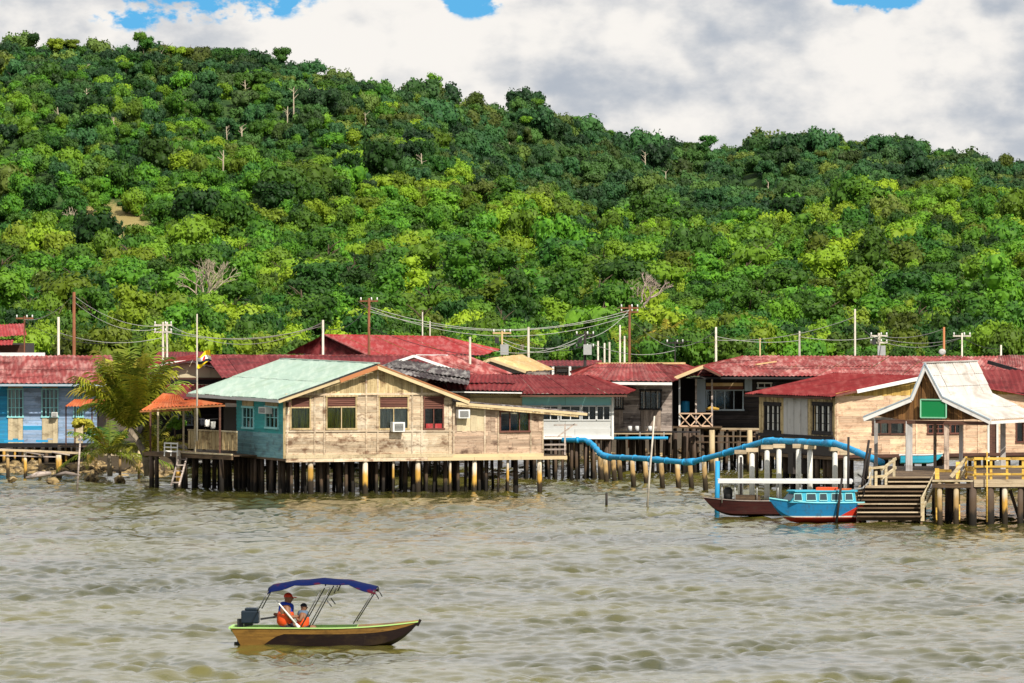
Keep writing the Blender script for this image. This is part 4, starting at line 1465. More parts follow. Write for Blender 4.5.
bar(nh, 'eave_fascia', xyz(e0, zo - .06), xyz(e1, zo - .04), .05, .09, M_brown)
nz_ = online(A2 - n2_ * .4, T2, 836)
bar(nh, 'bargeboard', xyz(nz_, zat(396, nz_.y)), xyz(qf, zat(391.5, qf.y)), .05, .08, M_mar)
random.seed(77)
for k in range(46):
    q = B2 + (A2 - B2) * random.random() + a2_ * random.uniform(.2, 1) + n2_ * random.uniform(0, 1)
    if k > 16: q = A2 + a2_ * random.uniform(0, 9) + n2_ * random.uniform(.2, 5)
    piles(nh, [q], random.uniform(.07, .14), M_pilew, zf7 - .05 if k > 16 else zsb, n=7)
MB().box(xyz(online(A2, s2, 800) - a2_ * .1, 1.0), (.7, .5, .9), T2).build('water_tank', M_wall_dark, nh)

# two lower roofs at the right edge
r8 = back_house('maroon roofed house behind the pavilion roof at the right edge', 985, 1075, 316, 395, 440,
                [([(990, 399, 312), (1090, 404, 312), (1090, 372, 320), (975, 370, 320)], M_dredr), ([(1000, 364, 325), (1090, 380, 318), (1090, 356, 326), (998, 356, 330)], M_pinkr)], M_greyw, deep=7, seed=17)
bar(r8, 'bargeboard', W(988, 362, 322), W(1030, 374, 320), .08, .16, M_black)
bar(r8, 'bargeboard', W(1006, 395, 311.6), W(1060, 408, 310), .07, .12, M_white)

# ------------------------------------------------------------------ PAVILION (white roof, green board)
T3 = R(-27)
a3 = Vector((math.cos(T3), math.sin(T3), 0))
n3 = Vector((-math.sin(T3), math.cos(T3), 0))
Q = V2(925.5, 279)
pv = thing('pavilion', 'open jetty pavilion with white two-pitched roof and green board in its gable', 'pavilion', xyz(Q, 0))


def g3(px, py, back=0.0):
    """point of the pavilion gable plane"""
    q = online(Q, T3, px)
    return xyz(q, zat(py, q.y)) + n3 * back


Ld = 4.9
pa, pl1, pl2, pr1, pr2 = g3(925.5, 364), g3(911.5, 398), g3(864, 417.5), g3(943, 397.5), g3(991, 420.5)
bk = n3 * Ld
roofplane(pv, pr1, pr1 + bk, pa + bk, pa, M_whir, sheet=.8, rows=3, rib=.2, jit=.02)
roofplane(pv, pr2, pr2 + bk, pr1 + bk, pr1, M_whir, sheet=.8, rows=2, rib=.2, jit=.02)
roofplane(pv, pl1, pl1 + bk, pa + bk, pa, M_whir, sheet=.8, rows=3, rib=.2, jit=.02)
roofplane(pv, pl2, pl2 + bk, pl1 + bk, pl1, M_whir, sheet=.8, rows=2, rib=.2, jit=.02)
up = Vector((0, 0, 1))
for p, q in ((pa, pl1), (pl1, pl2), (pa, pr1), (pr1, pr2)):
    bar(pv, 'bargeboard', p - n3 * .04 - up * .07, q - n3 * .04 - up * .07, .05, .16, M_white)
    bar(pv, 'drip_edge', p - n3 * .06 + up * .04, q - n3 * .06 + up * .04, .06, .045, M_pblue)
bar(pv, 'eave_fascia', pr2 - up * .08, pr2 + bk - up * .08, .05, .12, M_white)
bar(pv, 'eave_fascia', pl2 - up * .08, pl2 + bk - up * .08, .05, .12, M_white)
bar(pv, 'ridge_cap', pa + up * .06, pa + bk + up * .06, .25, .04, M_whir)
# gable boards
gl_, gr_ = online(Q, T3, 872) + n3 * .25, online(Q, T3, 984) + n3 * .25
dgl = (gr_ - gl_).length


def topg(s):
    q = gl_ + a3 * s
    px = 512 + F * q.x / q.y
    return zat(np.interp(px, [864, 911.5, 925.5, 943, 991], [418.5, 399.5, 367, 399.5, 422]), q.y) - .06


def botg(s):
    q = gl_ + a3 * s
    px = 512 + F * q.x / q.y
    return zat(np.interp(px, [864, 890, 905, 960, 975, 991], [414, 418, 420, 420, 419, 423]), q.y)


wallv(pv, gl_, gr_, botg, topg, [], wood('brown_gable_boards', (0.26, 0.13, 0.04), (0.13, 0.06, 0.025), dark=(0.04, 0.02, 0.01), grain='v', stain=.5, vary=.8), pitch=.17, name='gable_board')
# the green board
sg0, sg1 = online(Q, T3, 921) - n3 * .02, online(Q, T3, 946.5) - n3 * .02
zg0, zg1 = zat(417.5, 279), zat(399.5, 279)
sgn = MB().prism([xyz(sg0, zg0), xyz(sg1, zg0), xyz(sg1, zg1), xyz(sg0, zg1)], n3 * .05).build('sign_board', paint('green_sign', (0.004, 0.20, 0.055), dirt=.1, rough=.5), pv)
b = MB()
for p, q in (((sg0, zg0), (sg1, zg0)), ((sg0, zg1), (sg1, zg1)), ((sg0, zg0), (sg0, zg1)), ((sg1, zg0), (sg1, zg1))):
    b.bar(xyz(p[0], p[1]) - n3 * .015, xyz(q[0], q[1]) - n3 * .015, .04, .05)
b.build('sign_frame', paint('mint_frame', (0.25, 0.55, 0.36)), sgn)
bar(pv, 'tie_beam', g3(874, 421.5, .2), g3(986, 423.5, .2), .12, .14, M_brown)
zdk = 1.53
M_ppost = wood('grey_painted_posts', (0.50, 0.48, 0.46), (0.36, 0.34, 0.32), dark=(0.16, 0.10, 0.07), grain='v', stain=.4, vary=.4)
for px, mt, k, dd in ((909, M_ppost, .26, .3), (946.5, M_greyv, .19, .3), (961, M_ppost, .15, 1.2), (1003, M_ppost, .2, 3.9), (935, M_greyv, .12, 3.9), (876, M_ppost, .14, 3.6)):
    q = online(Q + n3 * dd, T3, px)
    bar(pv, 'post', xyz(q, zdk), xyz(q, zat(421, q.y)), k, k, mt)
for k in range(7):
    q0, q1 = pl1 + bk * ((k + .5) / 7), pr1 + bk * ((k + .5) / 7)
    bar(pv, 'rafter', q0 - up * .1, q1 - up * .1, .06, .1, M_brown)

# ------------------------------------------------------------------ JETTY DECK, STAIRS, RAILINGS
jd = thing('jetty', 'timber jetty deck with yellow rail fence and broad dark steps down to the river', 'jetty', xyz(V2(975, 270), 0))
DJ = WD(521.5)
for k in range(46):
    D = DJ + .25 + k * .42
    if D > 286: break
    l = 932 if D < DJ + 3.4 else 884
    bar(jd, 'deck_board', xyz(V2(l, D), zdk - .03), xyz(V2(1085, D), zdk - .03), .40, .05, M_deck if k > 0 else M_railw)
bar(jd, 'deck_fascia', xyz(V2(974, DJ), zdk - .10), xyz(V2(1085, DJ), zdk - .10), .06, .28, M_nose)
for py in (458.6, 466.6, 474.2):
    for k in range(3):
        x0 = 974 + k * 37
        bar(jd, 'rail', W(x0 + .2, py + .1 * k, DJ), W(x0 + 36.8, py - .1 * k, DJ), .05, .10 if py < 460 else .08, M_rail)
for px in (975, 991, 1007, 1023, 1040, 1060):
    bar(jd, 'rail_post', W(px, 483, DJ + .07), W(px, 457.4, DJ + .07), .09, .09, M_rail)
for (py) in (460, 468, 475):
    bar(jd, 'rail', W(974, py, DJ), W(966, py - 1.0, DJ + 5), .05, .08, M_rail)
bar(jd, 'rail_post', W(966, 480, DJ + 2.5), W(966, 456.5, DJ + 2.5), .09, .09, M_rail)
# stair flights
b0 = None
random.seed(3)
for k in range(8):
    D = DJ + k * .30
    z = .04 + (k + 1) * .145
    pxl, pxr = 857 + k * .2, 921.5 + k * .5
    bar(jd, 'tread', xyz(V2(pxl, D), z), xyz(V2(pxr, D), z), .34, .06, M_stair)
    bar(jd, 'tread_edge', xyz(V2(pxl, D - .18), z + .008), xyz(V2(pxr, D - .18), z + .008), .03, .045, M_nose if k in (1, 3, 5, 7) else M_deck)
    bar(jd, 'riser', xyz(V2(pxl, D + .1), z - .09), xyz(V2(pxr, D + .1), z - .09), .03, .13, M_stair)
zl_ = .04 + 8 * .145 + .02
for k in range(3):
    D = DJ + 8 * .30 + .1 + k * .34
    bar(jd, 'landing_board', xyz(V2(859, D), zl_), xyz(V2(928, D), zl_), .33, .06, M_nose if k == 0 else M_deck)
for k in range(2):
    D = DJ + 3.5 + k * .32
    z = zl_ + (k + 1) * .145
    bar(jd, 'tread', xyz(V2(888 - k * 1.5, D), z), xyz(V2(930, D), z), .36, .06, M_stair)
    bar(jd, 'tread_edge', xyz(V2(888 - k * 1.5, D - .19), z + .008), xyz(V2(930, D - .19), z + .008), .03, .05, M_nose)
    bar(jd, 'riser', xyz(V2(888 - k * 1.5, D + .1), z - .09), xyz(V2(930, D + .1), z - .09), .03, .13, M_stair)
for px in (857.5, 889, 921.5):
    bar(jd, 'stringer', xyz(V2(px, DJ - .1), -.2), xyz(V2(px, DJ + 2.4), zl_ - .15), .08, .24, M_deck)
for px in (864, 880, 900, 916):
    piles(jd, [V2(px, DJ + 2.6), V2(px, DJ + 3.4)], .09, M_pilew, zl_ - .05)
# right hand stair rail
jr = [((922.5, 521, DJ), (922.5, 497, DJ)), ((938, 521, DJ + .6), (937, 469, DJ + 1.6)), ((958, 521, DJ + .2), (958, 463, DJ + 2.2)), ((966, 500, DJ + 2), (966, 457, DJ + 3))]
for i, (p, q) in enumerate(jr[:3]):
    bar(jd, 'stair_post', W(*p), W(*q), .16 if i else .12, .14, M_rail if i else M_railw)
for dy in (0, 11):
    bar(jd, 'handrail', W(922, 499 + dy, DJ - .03), W(937, 470 + dy, DJ + 2.3), .06, .13, M_railw)
    bar(jd, 'handrail', W(937, 470.5 + dy, DJ + 2.3), W(951, 471 + dy, DJ + 1.9), .06, .11, M_rail)
    bar(jd, 'handrail', W(951, 477 + dy, DJ + 1.8), W(966, 458.5 + dy, DJ + 1.8), .06, .14, M_railw)
    bar(jd, 'handrail', W(966, 459 + dy, DJ + 1.9), W(975, 459 + dy, DJ + .05), .06, .09, M_rail)
# left hand rail
for p, q in (((870, 490, DJ + 2.6), (870, 466, DJ + 2.6)), ((876, 490, DJ + 2.6), (876, 471, DJ + 2.6)), ((886, 486, DJ + 3.4), (886, 466, DJ + 3.4)), ((894, 478, DJ + 4), (894, 458, DJ + 4))):
    bar(jd, 'stair_post', W(*p), W(*q), .10, .10, M_railw)
for dy in (0, 9):
    bar(jd, 'handrail', W(867, 468.5 + dy, DJ + 2.5), W(884, 467 + dy, DJ + 3), .05, .09, M_railw)
    bar(jd, 'handrail', W(881, 470 + dy, DJ + 3), W(896, 458.5 + dy, DJ + 4.2), .05, .10, M_railw)
for px, r in ((940, .11), (956, .11), (972.5, .14), (990, .15), (1005, .10), (1020, .13), (1040, .13), (1062, .13)):
    piles(jd, [V2(px, DJ + .15)], r, M_pileb if px in (940, 956) else M_pilec if px == 1005 else M_pilew, zdk - .06, lean=.02, n=9)
random.seed(8)
for k in range(30):
    piles(jd, [V2(random.uniform(900, 1080), DJ + random.uniform(2.5, 14))], random.uniform(.08, .15), random.choice((M_pilew, M_pilew, M_pileb)), zdk - .06, n=7)
bar(jd, 'leaning_brace', W(1020, 521, DJ + .6), W(1010, 490, DJ + .6), .12, .12, M_pilew)
tube(jd, 'slender_pole', [W(987, 522, DJ - .2), W(987, 452, DJ - .2)], [.03, .03], M_rail, 7)
bar(jd, 'ledger_beam', xyz(V2(932, DJ + .1), zdk - .2), xyz(V2(1085, DJ + .1), zdk - .2), .12, .16, M_deck)

# ------------------------------------------------------------------ PIPELINE
pl = thing('water_pipeline', 'thick blue water pipe snaking on posts past the boats', 'pipe', xyz(V2(700, 302), 0))
pts = [W(*p) for p in ((562, 440, 318.6), (585, 440, 318.4), (592, 444, 316.5), (600, 453.5, 312.5), (606, 457, 310), (640, 458.3, 306), (676, 461.5, 303), (690, 462.5, 302), (722, 454, 300), (752, 445, 298),
                       (768, 440.5, 297), (800, 442, 294), (835, 443.5, 290), (848, 448, 288), (866, 456, 286), (882, 462.5, 284.5))]
tube(pl, 'pipe', pts, [.105, .11, .11, .11, .115, .115, .115, .115, .115, .12, .125, .125, .13, .13, .13, .13], M_pipe, 12)
for p, q in (((603, 455.5, 312), (610, 457.5, 309.5)), ((686, 462.3, 302.4), (694, 461.6, 301.7)), ((765, 441.5, 297.3), (773, 440.7, 296.6)), ((797, 441.9, 294.2), (804, 442.2, 293.7)), ((826, 443.1, 290.9), (835, 443.6, 290)),
             ((655, 459.6, 304.9), (659, 460, 304.5)), ((728, 452.3, 299.7), (732, 451.1, 299.5)), ((868, 457, 285.8), (874, 459.3, 285.2))):
    tube(pl, 'pipe_collar', [W(*p), W(*q)], [.15, .15], M_pipe, 12)
cum = [0.0]
for a_p, b_p in zip(pts[:-1], pts[1:]): cum.append(cum[-1] + (b_p - a_p).length)
sd = .7
while sd < cum[-1] - .3:
    k = max(i for i, c_ in enumerate(cum) if c_ <= sd)
    v = (pts[k + 1] - pts[k]).normalized()
    c_ = pts[k] + v * (sd - cum[k])
    tube(pl, 'pipe_joint', [c_ - v * .05, c_ + v * .05], [.142, .142], M_pipe, 12)
    sd += 1.55
for px, yb, yt in ((574, 466, 441), (585, 470, 444), (593, 475, 452), (600, 478, 456), (605, 480, 458), (613, 479, 456), (619, 478, 457), (632, 483, 459.5), (645, 483, 460), (661, 485, 461), (677, 485, 460), (690, 485, 464),
                   (704, 487, 462), (716, 489, 458)):
    D = WD(yb)
    tube(pl, 'support_post', [W(px + 2, yb + 9, D), W(px, yt, D)], [.115, .10], M_pileb, 8)
for px in (740.5, 752, 767, 779, 798.5, 810, 835, 846):
    D = 298 - (px - 740) * .075
    zt = {740.5: 452, 752: 450, 767: 447, 779: 446, 798.5: 446, 810: 447, 835: 449, 846: 453}[px]
    tube(pl, 'pillar', [W(px, 505, D), W(px, zt, D)], [.115, .105], M_pilel, 10)
    bar(pl, 'pillar_cap', W(px - 6, zt, D), W(px + 6, zt, D), .3, .16, M_nose)
p2 = thing('water_pipe', 'thin straight blue pipe hung under the grey plank house', 'pipe', xyz(V2(640, 327), 0))
tube(p2, 'pipe', [W(600, 438.5, 327), W(640, 438, 327), W(668, 438, 327)], .07, M_pipe, 10)
for px in (612, 640, 664):
    bar(p2, 'hanger', W(px, 438, 327), W(px, 432, 327), .03, .04, M_metal)

# debris shore seen behind the posts
random.seed(40)
b = MB()
for k in range(260):
    px = random.uniform(560, 860)
    D = random.uniform(341, 352)
    X = (px - 512) / F * D
    rock(b, (X, D, float(ground_z(X, D)) + .1), random.uniform(.1, .28), 3000 + k)
tag(b.build('shore_debris', m_rub, None, fix=False), 'low heap of stones and debris on the shore seen between the pipeline posts', 'debris', kind='stuff')

# ================================================================== BOATS


def hull_rows(L, beam, sheer, keel, chine_z, flat=.55, bow=.5, stern_w=.8, n=22, flare=0.0, bow_rise=.15, stern_rake=.0):
    """stations from stern (x=-L/2) to bow; returns per station (x, half beam, sheer z, chine half, chine z, keel z)"""
    out = []
    for i in range(n + 1):
        t_ = i / n
        x = -L / 2 + L * t_
        if t_ < bow:
            w_ = stern_w + (1 - stern_w) * math.sin(t_ / bow * math.pi / 2)
        else:
            u = (t_ - bow) / (1 - bow)
            w_ = max(0.0, 1 - u ** 2.1)
        hb = beam / 2 * w_
        sz = sheer + bow_rise * max(0, (t_ - .45) / .55) ** 2
        u = max(0, (t_ - .62) / .38)
        kz = keel + (sz - .03 - keel) * u ** 2.6
        cz = chine_z + (sz - .02 - chine_z) * u ** 2.8
        ch = hb * (.86 - flare) * (1 - .25 * u)
        out.append((x + stern_rake * 0, hb, sz, ch, cz, kz))
    return out


def hull(root, rows, mats, T, names=('hull', 'topside', 'gunwale', 'bottom_board'), rake=0.0, floor_z=.1, split=.45):
    """T maps boat space to world; the bottom, the topside band, the gunwale and the inside are parts"""
    def ring(r, f):
        return [T(*f(r, -1)), T(*f(r, 1))]
    def rk(r, z):
        # the stern leans outwards
        k = (z - rows[0][5]) / (rows[0][2] - rows[0][5])
        return r[0] - rake * k * max(0, 1 - (r[0] - rows[0][0]) / 1.0)
    b = MB()
    g = []
    for r in rows:
        x, hb, sz, ch, cz, kz = r
        mz = cz + (sz - cz) * split
        mh = ch + (hb - ch) * split
        g.append([T(rk(r, mz), -mh, mz), T(rk(r, cz), -ch, cz), T(rk(r, kz), 0, kz), T(rk(r, cz), ch, cz), T(rk(r, mz), mh, mz)])
    b.grid(g)
    b.poly(g[0])
    b.build(names[0], mats[0], root, smooth=False, fix=False)
    b = MB()
    for s in (-1, 1):
        g = []
        for r in rows:
            x, hb, sz, ch, cz, kz = r
            mz = cz + (sz - cz) * split
            mh = ch + (hb - ch) * split
            g.append([T(rk(r, mz), s * (mh + .004), mz), T(rk(r, sz), s * (hb + .004), sz)])
        b.grid(g)
    r = rows[0]
    mz = r[4] + (r[2] - r[4]) * split
    mh = r[3] + (r[1] - r[3]) * split
    b.poly([T(rk(r, mz) - .004, -mh, mz), T(rk(r, mz) - .004, mh, mz), T(rk(r, r[2]) - .004, r[1], r[2]), T(rk(r, r[2]) - .004, -r[1], r[2])])
    b.build(names[1], mats[1], root, fix=False)
    b = MB()
    for s in (-1, 1):
        g = []
        for r in rows:
            x, hb, sz, ch, cz, kz = r
            xx = rk(r, sz)
            hi = max(0, hb - .09)
            g.append([T(xx, s * (hb + .025), sz - .008), T(xx, s * (hb + .025), sz + .02), T(xx, s * hi, sz + .02), T(xx, s * max(0, hi - .01), sz - .10)])
        b.grid(g)
    r = rows[0]
    xx = rk(r, r[2])
    b.bar(T(xx, -r[1], r[2]), T(xx, r[1], r[2]), .1, .06)
    b.build(names[2], mats[2], root, fix=False)
    b = MB()
    g = []
    for r in rows[:int(len(rows) * .8)]:
        x, hb, sz, ch, cz, kz = r
        hi = max(0.01, hb - .10)
        fl = max(floor_z, kz + .05)
        fl = min(fl, sz - .04)
        g.append([T(rk(r, sz), -hi, sz - .06), T(rk(r, fl), -hi * .85, fl), T(rk(r, fl), hi * .85, fl), T(rk(r, sz), hi, sz - .06)])
    b.grid(g)
    b.build(names[3], mats[3], root, fix=False)


M_hdark = wood('dark_hull', (0.014, 0.006, 0.006), (0.010, 0.005, 0.005), dark=(0.05, 0.03, 0.01), stain=.4, vary=.1, rough=.45)
M_hbr = wood('ochre_topside', (0.27, 0.145, 0.03), (0.17, 0.085, 0.02), dark=(0.06, 0.03, 0.01), stain=.6, vary=.1, rough=.5)
M_hgr = paint('light_green_gunwale', (0.34, 0.55, 0.17), dirt=.3, dark=(0.3, 0.3, 0.1))
M_hin = paint('boat_inside', (0.22, 0.34, 0.14), dirt=.4)

# ------------------------------------------------------------------ the speedboat in front
BD = 186.6
bx = (322 - 512) / F * BD
mb = thing('motorboat', 'small open motorboat with dark hull, ochre sides and green rim under way in the foreground', 'boat', (bx, BD, 0))
yaw = R(-3)


def TB(x, y, z):
    c, s = math.cos(yaw), math.sin(yaw)
    return Vector((bx + x * c - y * s, BD + x * s + y * c, z))


rows = [(q[0] + .22 * (1 - (q[0] + 2.34) / 4.68),) + q[1:] for q in hull_rows(4.68, 1.5, .40, -.24, -.06, bow=.45, stern_w=.86, bow_rise=.14, n=26)]
rows = [(q[0] + .16,) + q[1:] for q in rows]
hull(mb, rows, (M_hdark, M_hbr, M_hgr, M_hin), TB, rake=.36, floor_z=.08, split=.67)
b = MB()
for s in (-1, 1):
    g = []
    for r in rows[:9]:
        x, hb, sz, ch, cz, kz = r
        k0 = (cz - rows[0][5]) / (rows[0][2] - rows[0][5])
        mz, mh = cz + (sz - cz) * .69, ch + (hb - ch) * .69
        def xr(z): return x - .36 * ((z - rows[0][5]) / (rows[0][2] - rows[0][5])) * max(0, 1 - (x - rows[0][0]) / 1.0)
        fr_ = max(0.02, 1 - max(0, x + 1.45) / .45) if x > -1.45 else 1
        lo = mz + (cz - mz) * fr_
        lh = mh + (ch - mh) * fr_
        g.append([TB(xr(mz), s * (mh + .008), mz), TB(xr(lo), s * (lh + .008), lo)])
    b.grid(g)
    b.build('stern_panel', M_hbr, mb, fix=False)
    b = MB()
# foredeck, thwarts
g = []
for r in rows[17:]:
    g.append([TB(r[0], -r[1] * .93, r[2] + .012), TB(r[0], 0, r[2] + .05), TB(r[0], r[1] * .93, r[2] + .012)])
MB().grid(g).build('foredeck', M_hbr, mb, fix=False)
for x in (-1.05, -.35, .75):
    bar(mb, 'thwart', TB(x, -.62, .27), TB(x, .62, .27), .26, .04, M_hin)
MB().tube([TB(2.47, 0, .44), TB(2.56, 0, .60)], [.04, .035], 8).build('stem_post', M_hdark, mb)
# outboard motor
om = MB()
c0 = TB(-1.86, 0, .66)
om.box(c0, (.46, .40, .34), yaw)
om.box(TB(-1.83, 0, .86), (.34, .32, .08), yaw)
cow = om.build('outboard_motor', paint('navy_cowling', (0.010, 0.018, 0.028), rough=.3, dirt=.1), mb)
bv = cow.modifiers.new('bevel', 'BEVEL')
bv.width = .05
bv.segments = 3
om = MB()
om.box(TB(-2.12, 0, .28), (.16, .14, .66), yaw)
om.box(TB(-2.1, 0, -.06), (.36, .06, .14), yaw)
om.bar(TB(-1.6, 0, .60), TB(-1.18, .06, .66), .05, .05)
om.bar(TB(-1.80, 0, .50), TB(-2.02, 0, .46), .16, .12)
om.build('motor_leg', paint('motor_black', (0.02, 0.02, 0.022), rough=.4), cow)
# canopy
m_can, t = base_mat('navy_canvas')
pos = t.new('ShaderNodeNewGeometry').outputs['Position']
n1 = t.noise(t.vmath('MULTIPLY', pos, (1, .5, 2)), 2.2, 3, .5)
c = t.mix(t.ramp(n1, .56, .66), (0.002, 0.008, 0.065), (0.08, 0.006, 0.015))
finish(t, c, .8, bump=t.noise(pos, 5, 3, .5), bstr=.4, bdist=.03, spec=.1)
b = MB()
g = []
NX, NY = 28, 10
for i in range(NX + 1):
    u = i / NX
    x = -1.36 + 2.80 * u
    zt = np.interp(u, [0, .04, .25, .5, .75, .93, 1], [1.42, 1.50, 1.60, 1.66, 1.61, 1.50, 1.44])
    scal = .075 * (1 - abs(math.cos(u * math.pi * 2.0))) * 1.0
    row = []
    for j in range(NY + 1):
        v = j / NY * 2 - 1
        droop = .15 * abs(v) ** 3.2 * (1 + .2 * math.sin(u * 9)) - scal * abs(v) ** 3
        row.append(TB(x, v * .68, zt - droop - .010 * math.sin(u * math.pi * 4) ** 2))
    g.append(row)
can = MB().grid(g).build('canopy', m_can, mb, smooth=True, fix=False)
so = can.modifiers.new('thick', 'SOLIDIFY')
so.thickness = .015
mt_tube = paint('dark_steel_tube', (0.10, 0.10, 0.10), rough=.35, metal=.6)
for s in (-.63, .63):
    for (x0, z0_, x1, z1_) in ((-1.34, 1.36, -1.62, .84), (.02, 1.38, -.50, .44), (.26, 1.44, -.30, .42), (1.40, 1.38, .86, .52), (1.40, 1.38, 1.52, 1.16), (.45, 1.50, .36, 1.30), (.18, 1.12, .30, .96)):
        tube(mb, 'canopy_tube', [TB(x0, s, z0_), TB(x1, s, z1_)], .016, mt_tube, 6)
for x, z_ in ((-1.34, 1.42), (.14, 1.62), (1.42, 1.42)):
    tube(mb, 'canopy_bow', [TB(x, -.64, z_ - .12), TB(x, -.4, z_ - .02), TB(x, .4, z_ - .02), TB(x, .64, z_ - .12)], .018, mt_tube, 6)


# ------------------------------------------------------------------ people
M_skin = paint('brown_skin', (0.24, 0.11, 0.06), rough=.55, dirt=.05, vary=0)
M_shirt = paint('blue_cloth', (0.008, 0.045, 0.42), rough=.8, dirt=.1, vary=0)
M_vest = paint('orange_life_vest', (0.80, 0.085, 0.012), rough=.6, dirt=.15, vary=0, dark=(0.4, 0.03, 0.02))
M_dcl = paint('dark_cloth', (0.012, 0.014, 0.022), rough=.8, vary=0)
M_cap = paint('red_cap', (0.72, 0.055, 0.02), rough=.6, vary=0)
M_gcl = paint('grey_blue_cloth', (0.10, 0.15, 0.22), rough=.8, vary=0)


def skinned(name, chains, mat, parent, T, sub=1):
    """chains: lists of (x,y,z,r); points at the same place are welded, so limbs grow from one surface"""
    vs, rs, es, key = [], [], [], {}
    for ch in chains:
        prev = None
        for (x, y, z, r) in ch:
            k = (round(x, 3), round(y, 3), round(z, 3))
            if k not in key:
                key[k] = len(vs)
                vs.append(T(x, y, z) - org(parent))
                rs.append(r)
            if prev is not None and prev != key[k]: es.append((prev, key[k]))
            prev = key[k]
    me = bpy.data.meshes.new(name)
    me.from_pydata(vs, es, [])
    o = link(name, me, mat, parent)
    sk = o.modifiers.new('skin', 'SKIN')
    sk.use_smooth_shade = True
    for i, sv_ in enumerate(me.skin_vertices[0].data):
        sv_.radius = (rs[i], rs[i])
        sv_.use_root = (i == 0)
    ss = o.modifiers.new('smooth', 'SUBSURF')
    ss.levels = sub
    ss.render_levels = sub
    return o


def person(label, x, y, hip_z, s, T, cap, shirt, lean, arm_l, arm_r, face=1, brim=True):
    """seated figure; s scales it, arm_* are hand positions relative to the hips"""
    root = thing('person', label, 'person', T(x, y, hip_z))

    def P(a, b_, c, r): return (x + a * s * face, y + b_ * s, hip_z + c * s * 1.06, r * s * 1.05)
    hip = P(0, 0, 0, .17)
    sp = P(lean * .3, 0, .20, .165)
    chs = P(lean * .6, 0, .38, .185)
    upc = P(lean * .8, 0, .51, .16)
    nk = P(lean, 0, .585, .075)
    hd0 = P(lean + .02, 0, .63, .10)
    hd = P(lean + .03, 0, .69, .13)
    ht = P(lean + .01, 0, .76, .10)
    body_ = [[hip, sp, chs, upc, nk, hd0, hd, ht]]
    sleeves, hands = [], []
    for sd_, (hx, hy, hz) in ((-1, arm_r), (1, arm_l)):
        sh = P(lean * .75, .20 * sd_, .47, .085)
        el = P(lean * .4 + hx * .35, .27 * sd_, .20 + hz * .15, .058)
        hn = P(hx, hy, hz, .038)
        body_.append([chs, sh, el, hn])
        sleeves.append([P(lean * .72, .06 * sd_, .44, .15), (sh[0], sh[1], sh[2], .105 * s), ((sh[0] + el[0]) / 2, (sh[1] + el[1]) / 2, (sh[2] + el[2]) / 2, .09 * s), (el[0], el[1], el[2], .075 * s)])
        hands.append((hn, sd_))
        kn = P(.42, .11 * sd_, .06, .085)
        ft = P(.40, .11 * sd_, -.32, .04)
        toe = P(.56, .12 * sd_, -.35, .03)
        body_.append([hip, P(.10, .10 * sd_, .0, .09), kn, ft, toe])
    bd = skinned('body', body_, M_skin, root, T)
    # five separate fingers on each hand, bent round what they hold
    for hn, sd_ in hands:
        fg = []
        for k in range(4):
            o_ = (k - 1.5) * .019 * s
            ln = (.075, .085, .08, .062)[k] * s
            fg.append([(hn[0] + .02 * s * face, hn[1] + o_, hn[2], .009 * s), (hn[0] + (.02 * s + ln * .55) * face, hn[1] + o_ * 1.1, hn[2] - .01 * s, .008 * s), (hn[0] + (.02 * s + ln * .7) * face, hn[1] + o_ * 1.1, hn[2] - .045 * s, .007 * s)])
        fg.append([(hn[0], hn[1] - .035 * s * sd_, hn[2], .010 * s), (hn[0] + .045 * s * face, hn[1] - .05 * s * sd_, hn[2] - .015 * s, .008 * s)])
        for ch in fg:
            skinned('finger', [ch], M_skin, bd, T)
    # clothes follow the trunk
    skinned('shirt', [[P(0, 0, -.04, .18), P(lean * .3, 0, .20, .175), P(lean * .6, 0, .40, .21), P(lean * .8, 0, .55, .20), P(lean * .9, 0, .60, .13)]] + sleeves, shirt, root, T)
    skinned('trousers', [[P(-.02, 0, -.01, .145), P(.12, .10, .0, .10), P(.40, .11, .055, .078), P(.395, .11, -.2, .06)], [P(-.02, 0, -.01, .145), P(.12, -.10, .0, .10), P(.40, -.11, .055, .078), P(.395, -.11, -.2, .06)]], M_dcl, root, T)
    skinned('life_vest', [[P(.0, 0, -.02, .21), P(lean * .35, 0, .16, .225), P(lean * .6, 0, .34, .225), P(lean * .68, 0, .42, .19)]], M_vest, root, T)
    fx = hd[0]
    hz_ = hd[2]
    fc = MB()
    fc.tube([T(fx + .105 * s * face, y, hz_ - .0 * s), T(fx + .125 * s * face, y, hz_ - .03 * s)], [.012 * s, .018 * s], 6)
    fc.build('nose', M_skin, root)
    for sd_ in (-1, 1):
        MB().tube([T(fx + .088 * s * face, y + sd_ * .035 * s, hz_ + .01 * s), T(fx + .100 * s * face, y + sd_ * .035 * s, hz_ + .01 * s)], [.012 * s, .008 * s], 6).build('eye', M_dgrey, root)
        MB().tube([T(fx - .01 * s, y + sd_ * .095 * s, hz_ + .02 * s), T(fx - .01 * s, y + sd_ * .108 * s, hz_ - .02 * s)], [.02 * s, .014 * s], 6).build('ear', M_skin, root)
    MB().bar(T(fx + .094 * s * face, y - .03 * s, hz_ - .058 * s), T(fx + .094 * s * face, y + .03 * s, hz_ - .058 * s), .012 * s, .012 * s).build('mouth', M_mar, root)
    # cap: a dome and a peak
    g = []
    for i in range(6):
        a = i / 5 * math.pi / 2
        g.append([T(fx - .015 * s * face + math.cos(t_ / 12 * 2 * math.pi) * .118 * s * math.cos(a), y + math.sin(t_ / 12 * 2 * math.pi) * .112 * s * math.cos(a), hz_ + .025 * s + .115 * s * math.sin(a)) for t_ in range(12)])
    hatb = MB().grid(g, closed=True)
